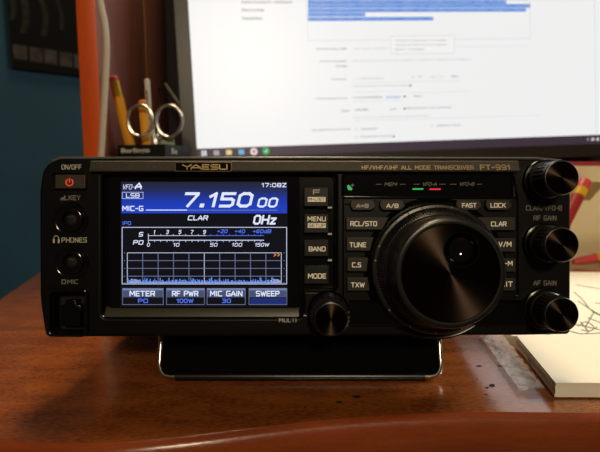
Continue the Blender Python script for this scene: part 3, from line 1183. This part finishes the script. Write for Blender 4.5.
# --- keys round the dial
BD = 0.0020
lab = M_lit
key('control_key', [(346, 230), (382, 230), (389.5, 217), (346, 217)], BD, M_key, [('RCL/STO', 350.3, 221.2, 377, 226.2, lab)])
key('control_key', [(346.5, 251), (370, 251), (374, 237), (346.5, 237)], BD, M_key, [('TUNE', 349.5, 242.3, 366.2, 247.3, lab)])
key('control_key', [(347, 271.5), (367, 271.5), (368.5, 257.3), (347, 257.3)], BD, M_key, [('C.S', 352, 262.4, 361.2, 267.4, lab)])
key('control_key', [(347, 291), (370, 291), (368, 277.3), (347, 277.3)], BD, M_key, [('TXW', 351, 282.4, 364.7, 287.4, lab)])
key('control_key', [(483, 230.5), (515.5, 230.5), (515.5, 217), (474.5, 217)], BD, M_key, [('CLAR', 491, 221.5, 506.5, 226.4, lab)])
key('control_key', [(496, 252), (516, 252), (516, 238), (491, 238)], BD, M_key, [('V/M', 498.6, 241.7, 511.5, 246.8, lab)])
key('control_key', [(500, 272), (516, 272), (516, 258.3), (498, 258.3)], BD, M_key, [('-M', 504.6, 261, 512.6, 265.8, lab)])
key('control_key', [(499, 291), (516, 291), (516, 278), (501, 278)], BD, M_key, [('SPLIT', 490.2, 281.4, 512.8, 286.6, lab)])
# --- lower moulding of the control field
p = Part()
strip(p, 349, 524, [(300, 0.0002), (303, 0.0012), (322.5, 0.0012), (324.5, 0.0010), (331.5, -0.0016)], M_satin)
p.build('lower_trim', radio)


# --- knobs
def knob(px, py, prof_skirt, prof_knob, prof_cap, name, n=96, kn=(), depth=.05):
    x, z = P(px, py)
    root = Part()
    mx = Matrix.Translation((x, 0, z))
    root.lathe(prof_skirt, M_satin, 64)
    k = root.build(name, radio)
    k.location = (x, 0, z)
    b_ = Part()
    b_.lathe(prof_knob, M_knob, n, knurl=kn, depth=depth)
    g = b_.build('grip', k, smooth=25)
    c_ = Part()
    c_.lathe(prof_cap, M_spun, 64)
    c_.build('cap', k)
    return k


mm1 = 0.001
pk = lambda *a_: [(r * mm1, d * mm1) for r, d in a_]
small_skirt = pk((9.2, -.5), (9.2, .8), (8.8, 1.4), (8.2, 1.6), (8.0, 1.2))
small_grip = pk((7.7, .6), (7.9, 3.2), (7.7, 4.0), (7.0, 4.6), (7.25, 5.0), (7.15, 11.0), (7.0, 11.2), (7.15, 11.6), (7.0, 13.2), (6.7, 13.6), (6.4, 13.7))
small_cap = pk((6.5, 13.2), (6.4, 13.75), (3.2, 13.80), (0.05, 13.82))
knob(543.5, 181, small_skirt, small_grip, small_cap, 'control_knob', kn=(4, 5))
knob(543.5, 243.5, small_skirt, small_grip, small_cap, 'control_knob', kn=(4, 5))
knob(543.5, 308.5, small_skirt, small_grip, small_cap, 'control_knob', kn=(4, 5))
multi_skirt = pk((9.0, -.5), (9.0, .6), (8.6, 1.2), (8.2, .8))
multi_grip = pk((8.0, .5), (8.2, 2.0), (8.2, 10.4), (7.6, 11.0), (6.9, 11.3), (6.75, 16.2), (6.5, 16.6), (6.2, 16.7))
multi_cap = pk((6.3, 16.2), (6.2, 16.75), (3, 16.78), (0.05, 16.8))
knob(328.5, 311.5, multi_skirt, multi_grip, multi_cap, 'control_knob', kn=(2, 3))

# main dial
DX, DY = 434.5, 268.3
x, z = P(DX, DY)
p = Part()
p.lathe(pk((30.5, -.2), (30.5, .5), (29.8, .9), (29.0, .6), (28.4, .2), (27.6, .2)), M_satin, 96, cap=False)
dial = p.build('tuning_dial', radio)
dial.location = (x, 0, z)
p = Part()
p.lathe(pk((27.4, .1), (27.4, 4.2), (26.9, 4.9), (25.9, 5.1), (25.6, 4.9), (23.6, 8.2), (23.2, 8.3)), M_knob, 520, knurl=(4, 5), depth=.014)
p.build('knurled_skirt', dial, smooth=25)
for i in range(14):
    a_ = R(172 - i * 13.5) if i < 8 else R(172 - i * 24)
    q = Part()
    q.lathe(pk((.45, 0), (.42, .25), (.2, .4)), mat('skirt_dot', (150, 140, 125), .3), 12)
    o = q.build('skirt_dot', dial)
    o.location = (.02645 * math.cos(a_), -.00495, .02645 * math.sin(a_))
p = Part()
M_dialrim = mat('satin_dial_black', (24, 22, 19), 0.3)
p.lathe(pk((23.3, 7.5), (23.3, 9.0), (22.9, 9.6), (22.2, 10.0), (21.7, 18.5), (21.5, 20.2), (20.9, 21.2), (20.0, 21.5), (19.0, 21.3), (18.8, 20.6)), M_dialrim, 128, cap=False)
p.build('dial_rim', dial)
fc = 0.0205
sx_, sz_ = P(461.5, 249.5, fc)
hx, hz_ = sx_ - x, sz_ - z
p = Part()
p.plate([circle(0, 0, .01885, 96), circle(hx, hz_, .0066, 48)], fc, .001, M_spun)
p.build('dial_face', dial, smooth=20)
p = Part()
M_cup = mat('gloss_finger_cup', (8, 8, 8), 0.06)
bowl = [(.0067 * math.sin(R(a_)), fc - .0042 * math.cos(R(a_))) for a_ in (88, 78, 66, 54, 42, 30, 18, 6)]
p.lathe([(.0069, fc - .0006), (.0070, fc + .0003), (.0066, fc + .00035), (.0063, fc - .0002)] + [(r_ * .94, d_ - .0004) for r_, d_ in bowl], M_cup, 48)
o = p.build('finger_cup', dial)
o.location = (hx, 0, hz_)

# --- power key
p = Part()
p.plate([rounded(PL([(52.5, 190), (87, 190), (87, 172.8), (52.5, 172.8)]), mm(2.5)), rounded(PL([(54.3, 188.8), (85.6, 188.8), (85.6, 174.2), (54.3, 174.2)]), mm(1.5))], 0.0005, 0.001, M_satin, .0003)
p.build('key_surround', radio)


def power_icon(q, d):
    cx, cz = P(69.5, 182.3, d)
    r_ = mm(3.4)
    arc = [(cx + r_ * math.cos(R(a_)), -d - .00004, cz + r_ * math.sin(R(a_))) for a_ in range(125, 416, 10)]
    q.tube(arc, mm(.62), M_red, 6, smooth=False)
    q.tube([(cx, -d - .00004, cz + r_ * 1.25), (cx, -d - .00004, cz - r_ * .1)], mm(.6), M_red, 6, smooth=False)


o = key('power_key', sq(55, 174.8, 85.2, 188.5), .0022, mat('brown_power_key', (62, 50, 38), .45, bump=(2500, .2, .0002)), extra=power_icon, r=1.2)
# --- jacks
for (cx, cy) in ((71.5, 219.5), (72, 262)):
    x_, z_ = P(cx, cy)
    q = Part()
    q.lathe(pk((7.4, -.2), (7.4, .3), (7.1, .6), (6.6, .3), (5.4, .3), (5.2, 1.2), (4.6, 1.5), (3.4, 1.4), (3.0, .6), (2.9, -.4)), M_gloss, 48, cap=False)
    o = q.build('jack_socket', radio)
    o.location = (x_, 0, z_)
    q = Part()
    q.lathe(pk((3.0, -.2), (1.5, .1)), M_hole, 24)
    q.tube([(-.0013, -.0004, .0012), (.0013, -.0006, .0006)], .0004, M_chrome, 6)
    o2 = q.build('socket_contact', o)
# --- microphone socket
p = Part()
p.plate([rounded(PL([(47.5, 336.5), (89, 336.5), (89, 288), (47.5, 288)]), mm(6)), rounded(PL([(51.5, 333), (85.5, 333), (85.5, 291.5), (51.5, 291.5)]), mm(4.5))], .0016, .004, M_gloss, .0007)
o = p.build('microphone_socket', radio)
q = Part()
q.plate([rect(50, 290, 87, 334)], -.0075, .002, M_hole)
q.plate([PL([(58, 327), (78, 327), (78, 306), (73, 306), (73, 301), (63, 301), (63, 306), (58, 306)])], -.002, .005, M_satin, .0002)
q.build('socket_insert', o)
# --- rear feet and wire bail
for sx in (-1, 1):
    q = Part()
    q.box((sx * .085, .1755, .0010), (.018, .018, .0175), M_darkbar, .001)
    q.build('rear_foot', radio)
bd1 = 0.215 - D0                 # bail foot: behind the panel
bz1 = ZB - (226 - 381) / FPX * 0.215 * -1
bz1 = -((381 - 226) / FPX * 0.215 - ZB) + 0.0022
bx = 0.0672
bt = (0.030, 0.009)              # hinge (y,z)
p = Part()
pts = [(-bx, bt[0], bt[1]), (-bx, bd1 + .003, bz1 + .0065)]
for a_ in (20, 45, 70):
    pts.append((-bx + .005 * (1 - math.cos(R(a_))), bd1 + .003 * (1 - math.sin(R(a_))), bz1 + .0065 - .0065 * math.sin(R(a_))))
pts.append((-bx + .006, bd1, bz1))
full = pts + [(-q_[0], q_[1], q_[2]) for q_ in pts[::-1]]
p.tube(full, 0.0014, M_chrome, 12, smooth=False)
o = p.build('bail_stand', radio)
o['label'] = 'polished wire bail foot under the radio front'
q = Part()
q.tube([(-bx + .0085, bd1, bz1), (bx - .0085, bd1, bz1)], 0.0021, M_darkbar, 12, smooth=False)
q.build('rubber_sleeve', o)
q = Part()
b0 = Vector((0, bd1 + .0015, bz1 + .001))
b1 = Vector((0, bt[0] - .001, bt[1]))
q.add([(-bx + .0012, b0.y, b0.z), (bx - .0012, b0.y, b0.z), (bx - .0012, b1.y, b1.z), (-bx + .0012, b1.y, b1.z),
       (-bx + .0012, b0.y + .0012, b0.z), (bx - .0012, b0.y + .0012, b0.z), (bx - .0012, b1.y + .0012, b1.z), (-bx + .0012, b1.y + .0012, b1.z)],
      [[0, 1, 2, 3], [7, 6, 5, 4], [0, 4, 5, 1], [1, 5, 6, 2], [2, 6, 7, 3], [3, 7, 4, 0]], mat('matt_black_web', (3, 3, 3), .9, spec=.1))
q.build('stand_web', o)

# ------------------------------------------------------------------ stationery holder and what it holds
M_cupb = mat('black_holder_plastic', (24, 24, 22), 0.4)
M_cuptxt = mat('pale_brand_print', (235, 238, 225), 0.5)
yc = 0.452
fl_ = on_y(165, 144, yc)          # front corner
ztop = fl_.z
ang = R(20)
s_ = 0.058
t_side = 0.042
cup = empty('stationery_holder', (fl_.x, yc, 0), (0, 0, 0))
tag(cup, 'square black pen holder behind the top left of the radio', 'pen holder')
u = Vector((-math.cos(ang * .95), math.sin(ang), 0)).normalized()
v = Vector((u.y, -u.x, 0))
if v.y < 0:
    v = -v
cw = Vector((0, 0, 0))
sqr = [cw, cw + u * s_, cw + u * s_ + v * t_side, cw + v * t_side]
cc = (sqr[0] + sqr[2]) / 2
inn = [cc + (q_ - cc) * .93 for q_ in sqr]
p = Part()
k = 4
vv = [Vector((q_.x, q_.y, 0)) for q_ in sqr] + [Vector((q_.x, q_.y, ztop)) for q_ in sqr] + [Vector((q_.x, q_.y, ztop)) for q_ in inn] + [Vector((q_.x, q_.y, .004)) for q_ in inn]
ff = []
for i in range(4):
    j = (i + 1) % 4
    ff += [[i, j, 4 + j, 4 + i], [4 + i, 4 + j, 8 + j, 8 + i], [8 + i, 8 + j, 12 + j, 12 + i]]
ff += [[3, 2, 1, 0], [12, 13, 14, 15]]
p.add(vv, ff, M_cupb)
# rim lines and wording
for f_ in (sqr,):
    p.tube([Vector((q_.x, q_.y, ztop - .0006)) for q_ in f_], .0007, M_cupb, 6, closed=True, smooth=False)


def face_text(s, o_, dirv, a0, a1, zb, zt):
    nrm = Vector((dirv.y, -dirv.x, 0))
    m_ = Matrix(((dirv.x, -nrm.x, 0, o_.x + nrm.x * .0004), (dirv.y, -nrm.y, 0, o_.y + nrm.y * .0004), (0, 0, 1, 0), (0, 0, 0, 1)))
    p.text(s, a0, a1, zb, zt, 0, M_cuptxt, bold=.02, mx=m_)


face_text('Berlingo', sqr[1], -u, .005, .040, ztop - .0092, ztop - .0032)
face_text('Be', sqr[0], v, .010, .0195, ztop - .0090, ztop - .0034)
p.build('cup_body', cup, smooth=0)


def incup(a_, b_, z_):
    return Vector((fl_.x, yc, 0)) + cc + u * a_ + v * b_ + Vector((0, 0, z_))


def rod(part, a_, b_, r, m, n=6):
    part.tube([a_, b_], r, m, n, smooth=False)


M_yel = mat('orange_yellow_pencil_paint', (252, 180, 50), 0.35)
M_ferr = mat('brass_ferrule', (214, 168, 50), 0.3, metal=.7)
M_era = mat('pink_eraser', (214, 96, 88), 0.8)
top1 = on_y(112.8, 76, 0.458)
bot1 = on_y(130.5, 146, 0.478)
dr = (bot1 - top1).normalized()
foot1 = bot1 + dr * .05
g = empty('pencil', foot1)
tag(g, 'yellow pencil with a pink eraser leaning left in the pen holder', 'pencil')
p = Part()
rod(p, top1 + dr * .019, foot1, .0049, M_yel)
o = par(p.build('pencil_shaft', smooth=20), g)
p = Part()
rod(p, top1 + dr * .0045, top1 + dr * .0192, .0046, M_ferr, 16)
for t_ in (.008, .011, .014):
    p.tube([top1 + dr * (t_), top1 + dr * (t_ + .001)], .0049, M_ferr, 16, smooth=False)
par(p.build('ferrule'), g)
p = Part()
p.tube([top1, top1 + dr * .001, top1 + dr * .003, top1 + dr * .006], [.0034, .0043, .0045, .0045], M_era, 14, smooth=False)
par(p.build('eraser'), g)
top2 = on_y(142.5, 100, 0.474)
bot2 = on_y(146.5, 146, 0.474)
d2 = (bot2 - top2).normalized()
g = empty('pencil', bot2 + d2 * .07)
tag(g, 'plain orange pencil standing behind the left scissor loop', 'pencil')
p = Part()
p.tube([top2, top2 + d2 * .001, top2 + d2 * .003, top2 + d2 * .0045], [.003, .0038, .0043, .0043], mat('dull_pencil_end', (226, 140, 60), .6), 14, smooth=False)
par(p.build('pencil_end'), g)
p = Part()
rod(p, top2 + d2 * .004, bot2 + d2 * .07, .0042, M_yel)
par(p.build('pencil_shaft', smooth=20), g)
# white pen
M_pen = mat('white_pen_plastic', (226, 220, 204), 0.3)
tp = on_y(147, 79, 0.485)
bp_ = on_y(151, 146, 0.485)
d3 = (bp_ - tp).normalized()
g = empty('ballpoint_pen', bp_ + d3 * .06)
tag(g, 'slim white pen standing upright behind the scissors', 'pen')
p = Part()
p.tube([tp, tp + d3 * .001, tp + d3 * .002, bp_ + d3 * .06], [.0020, .0028, .0028, .0028], M_pen, 16, smooth=False)
par(p.build('barrel'), g)
p = Part()
p.tube([tp + d3 * .012 + Vector((0, -.0032, 0)), tp + d3 * .036 + Vector((0, -.0032, 0))], .0008, mat('grey_pen_clip', (90, 88, 80), .3, metal=.6), 8, smooth=False)
par(p.build('clip'), g)
# scissors
M_steel = mat('brushed_scissor_steel', (190, 186, 180), 0.28, metal=1.0)
yd = 0.463
g = empty('scissors', on_y(155, 146, yd) - Vector((0, 0, .06)))
tag(g, 'steel scissors standing handles up in the pen holder', 'scissors')
for sgn, (cx, cy, rx, ry) in ((-1, (140.3, 121, 12.4, 15.6)), (1, (169.2, 121.5, 12.8, 16))):
    y_ = yd + sgn * .001
    p = Part()
    pts = []
    for i in range(26):
        a_ = 2 * math.pi * i / 26
        pts.append(on_y(cx + rx * math.cos(a_) * (1 - .10 * math.sin(a_ + .0)), cy + ry * math.sin(a_), y_))
    p.tube(pts, .0017, M_steel, 10, closed=True, smooth=False)
    j0 = on_y(cx - sgn * 9.5, cy + 12, y_)
    j1 = on_y(156 + sgn * 2.2, 137, y_)
    j2 = on_y(155.5 - sgn * .5, 150, y_)
    j3 = on_y(155.5 - sgn * 1.5, 150, y_) - Vector((0, 0, .05))
    p.tube([on_y(156 + sgn * 1.8, 124, y_), j1, j2, j3], [.0012, .0026, .0028, .0026], M_steel, 10)
    par(p.build('handle_and_blade'), g)
# pale slip of paper in the holder
p = Part()
a_ = on_y(152, 141, .470)
b_ = on_y(174, 138.5, .470)
p.add([a_, b_, b_ + Vector((0, 0.001, -.05)), a_ + Vector((0, .001, -.05)), a_ + Vector((0, .0012, 0)), b_ + Vector((0, .0012, 0)), b_ + Vector((0, .0022, -.05)), a_ + Vector((0, .0022, -.05))],
      [[3, 2, 1, 0], [4, 5, 6, 7], [0, 1, 5, 4], [1, 2, 6, 5], [2, 3, 7, 6], [3, 0, 4, 7]], mat('pale_green_card', (176, 190, 158), .6))
o = p.build('paper_slip', smooth=0)
tag(o, 'pale green slip of card tucked low in the pen holder', 'card')

# white cable hanging by the hutch
p = Part()
M_wc = mat('cream_cable_sheath', (212, 200, 176), 0.45)
pts = [on_y(x, y, .432) for x, y in [(96, -40), (100, 0), (104.5, 22), (106.5, 45), (105.5, 75), (104, 105), (101.5, 150), (99, 190), (98, 240)]]
pts += [Vector((pts[-1].x + .004, .436, .012)), Vector((pts[-1].x + .02, .445, .0029)), Vector((-.13, .46, .0029))]
p.tube(pts, .0029, M_wc, 12)
o = p.build('white_cable')
tag(o, 'cream coloured cable hanging down beside the orange hutch edge', 'cable')
# grey lead behind the monitor edge
p = Part()
pts = [on_y(165.5, 84, .625), on_y(169, 89.5, .615), on_y(175, 98, .60), on_y(186, 114, .59)]
p.tube(pts, .0018, mat('grey_cable_sheath', (120, 116, 110), .5), 10)
o = p.build('grey_cable')
tag(o, 'thin grey cable end showing between the hutch and the monitor', 'cable')

# ------------------------------------------------------------------ right side: papers, pad, film
M_paper = mat('cream_white_paper', (244, 240, 222), 0.75)
M_ink = mat('grey_pencil_line', (128, 132, 124), .8)
# drawing sheet
z1_ = 0.0006
sh = [on_z(470, 300, z1_), on_z(512, 336, z1_), Vector((.36, .262, z1_)), Vector((.47, .40, z1_)), on_z(690, 272.5, z1_), on_z(520, 271.5, z1_)]
p = Part()
nsh = len(sh)
p.add(sh + [q_ - Vector((0, 0, .0005)) for q_ in sh], [list(range(nsh)), list(range(nsh, 2 * nsh))[::-1]] + [[i, nsh + i, nsh + (i + 1) % nsh, (i + 1) % nsh] for i in range(nsh)], M_paper)


def ink(pts, w_=.0004):
    q_ = [on_z(x, y, z1_ + .0001) for x, y in pts]
    p.tube(q_, w_, M_ink, 4)


for pts in [[(574, 292), (582, 299), (592, 311), (606, 318)], [(595, 303), (610, 305)], [(578, 301), (590, 309), (602, 316)],
            [(560, 322), (578, 325), (600, 330)], [(581, 322), (588, 331)], [(588, 318), (604, 324)], [(566, 330), (582, 334), (600, 333)],
            [(575, 318), (568, 330)], [(594, 312), (586, 326)], [(540, 333), (556, 336), (575, 337)], [(583, 335), (597, 327)], [(576, 285), (600, 289)],
            [(578, 326), (586, 322), (594, 327), (590, 331), (581, 330)]]:
    ink(pts)
o = p.build('drawing_sheet', smooth=0)
tag(o, 'large cream paper sheet with faint pencil lines at the right of the radio', 'paper')
# pad
pz = 0.0074
zb_ = 0.0007
fl1 = on_z(555.5, 382.5, pz)
bl1 = on_z(516, 335, pz)
br1 = Vector((fl1.x + .12, bl1.y + .004, pz))
fr1 = Vector((fl1.x + .12, fl1.y - .001, pz))
p = Part()
tp_ = [fl1, fr1, br1, bl1]
sheets = 9
for i in range(sheets):
    za = zb_ + (pz - zb_) * i / sheets
    zc = zb_ + (pz - zb_) * (i + .93) / sheets
    jx, jy = random.uniform(-.0002, .0002), random.uniform(-.0002, .0002)
    lo = [Vector((q_.x + jx, q_.y + jy, za)) for q_ in tp_]
    hi = [Vector((q_.x + jx, q_.y + jy, zc)) for q_ in tp_]
    p.add(lo + hi, [[4, 5, 6, 7], [3, 2, 1, 0], [0, 1, 5, 4], [1, 2, 6, 5], [2, 3, 7, 6], [3, 0, 4, 7]], M_paper)
o = p.build('paper_pad', smooth=0)
tag(o, 'thick white paper pad lying on the desk at the right front', 'paper pad')
# curled sheet corner
p = Part()
cur = [(503, 336.5, .0012), (512, 335.5, .0035), (520, 337, .0055), (526, 344, .006), (530, 356, .005), (532.5, 370, .0006), (524, 357, .0008), (513, 345, .0009)]
vv = [on_z(x, y, z_) for x, y, z_ in cur]
p.add(vv + [q_ + Vector((0, 0, -.0003)) for q_ in vv], [[7, 1, 0], [7, 2, 1], [7, 3, 2], [6, 3, 7], [6, 4, 3], [5, 4, 6], [8, 9, 15], [9, 10, 15], [10, 11, 15], [15, 11, 14], [11, 12, 14], [14, 12, 13]] + [[i, 8 + i, 8 + (i + 1) % 8, (i + 1) % 8] for i in range(8)], mat('greyish_curled_paper', (176, 170, 150), .6))
o = p.build('curled_sheet')
tag(o, 'small grey curled sheet corner between the pad and the clear film', 'paper')


def film(name, poly, zf, m, lift, nx=26, seed=3):
    """crumpled sheet of film: grid over a quad of photo points laid on the desk"""
    rnd = random.Random(seed)
    ph = [(rnd.uniform(20, 90), rnd.uniform(20, 90), rnd.uniform(0, 6)) for _ in range(6)]
    q_ = Part()
    vv, ff = [], []
    for j in range(nx + 1):
        t = j / nx
        for i in range(nx + 1):
            s = i / nx
            L_ = [a + (b - a) * s for a, b in zip(on_z(*poly[0]), on_z(*poly[1]))] if False else None
            a_ = on_z(*poly[0]).lerp(on_z(*poly[1]), s)
            b_ = on_z(*poly[3]).lerp(on_z(*poly[2]), s)
            c_ = a_.lerp(b_, t)
            h_ = 0
            for (fx, fy, f0) in ph:
                h_ += abs(math.sin(c_.x * fx * 5 + c_.y * fy * 5 + f0))
            ef = 1
            c_.z = zf + lift * h_ / 6 * ef
            vv.append(c_)
    w_ = nx + 1
    for j in range(nx):
        for i in range(nx):
            ff.append([j * w_ + i, j * w_ + i + 1, (j + 1) * w_ + i + 1, (j + 1) * w_ + i])
    q_.add(vv, ff, m)
    o_ = q_.build(name, smooth=60)
    md = o_.modifiers.new('t', 'SOLIDIFY')
    md.thickness = 0.00004
    md.offset = 1
    return o_


M_film = mat('clear_plastic_film', (235, 225, 215), 0.16, alpha=0.28, coat=1.0, bump=(160, 0.9, 0.004))
o = film('plastic_film', [(478, 337), (500, 335), (545, 393), (519, 395)], 0.00015, M_film, .0032)
tag(o, 'strip of crumpled clear plastic film lying left of the paper pad', 'plastic film')

# ------------------------------------------------------------------ cream box, folder, pens at the far right
M_box = mat('cream_carton', (240, 226, 186), 0.7, bump=(200, .1, .0005))
yb = 0.506
a_ = on_y(600, 165.8, yb)
BH = a_.z
p = Part()
p.box((.335, yb + .03, BH / 2), (.19, .06, BH), M_box, .001)
o = p.build('carton_box')
tag(o, 'cream carton standing under the right part of the monitor', 'box')
q = Part()
fz = on_y(600, 182, yb).z
fz2 = on_y(600, 200, yb).z
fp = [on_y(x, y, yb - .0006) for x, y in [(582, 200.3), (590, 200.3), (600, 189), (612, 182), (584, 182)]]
q.add(fp + [v_ + Vector((0, .0006, 0)) for v_ in fp], [[0, 1, 2, 3, 4], [9, 8, 7, 6, 5]], mat('tan_wedge_patch', (150, 122, 74), .7))  # flat tan wedge set on the carton's front face
q.build('tan_wedge', smooth=0)
fo = bpy.data.objects['tan_wedge']
par(fo, o)
p = Part()
p.box((.335, yb + .029, BH + .0022), (.185, .056, .0042), mat('crimson_cover', (176, 42, 52), .4), .0008)
o = p.build('red_notebook')
tag(o, 'thin red notebook on top of the cream carton', 'notebook')
# pen leaning on the carton
pt = on_y(586, 180.5, .496)
pb = on_y(569, 214, .480)
pd = (pb - pt).normalized()
foot = pb + pd * ((pb.z - .0050) / -pd.z)
g = empty('felt_pen', foot)
tag(g, 'red and yellow felt pen leaning upright on the cream carton', 'pen')
M_pink = mat('coral_red_pen', (222, 84, 84), .35)
M_py = mat('yellow_pen', (232, 190, 40), .35)
M_dr = mat('dark_red_pen', (168, 44, 44), .4)
p = Part()
p.tube([pt, pt + pd * .001, pt + pd * .003, pt + pd * .012], [.0045, .006, .0066, .0066], M_pink, 16, smooth=False)
par(p.build('pen_cap'), g)
p = Part()
p.tube([pt + pd * .012, pt + pd * .022], .0062, M_py, 16, smooth=False)
par(p.build('pen_band'), g)
p = Part()
p.tube([pt + pd * .022, foot], .0064, M_dr, 16, smooth=False)
par(p.build('pen_barrel'), g)
# pen lying in front of the carton
a_ = on_y(573, 262, .480)
a_.z = .0062
la = Vector(on_z(573, 262, .0055))
lb_ = la + Vector((.032, .004, .0045))
lc_ = la + Vector((.13, .014, .0182))
g = empty('felt_pen', la)
tag(g, 'yellow felt pen with a red tip end lying low before the carton', 'pen')
p = Part()
p.tube([la, la.lerp(lb_, .1), la.lerp(lb_, .3), lb_ - (lb_ - la) * .2], [.0025, .0035, .0044, .0046], M_pink, 16, smooth=False)
par(p.build('pen_tip'), g)
p = Part()
p.tube([lb_ - (lb_ - la) * .2, lc_], .0054, M_py, 16, smooth=False)
par(p.build('pen_barrel'), g)
p = Part()
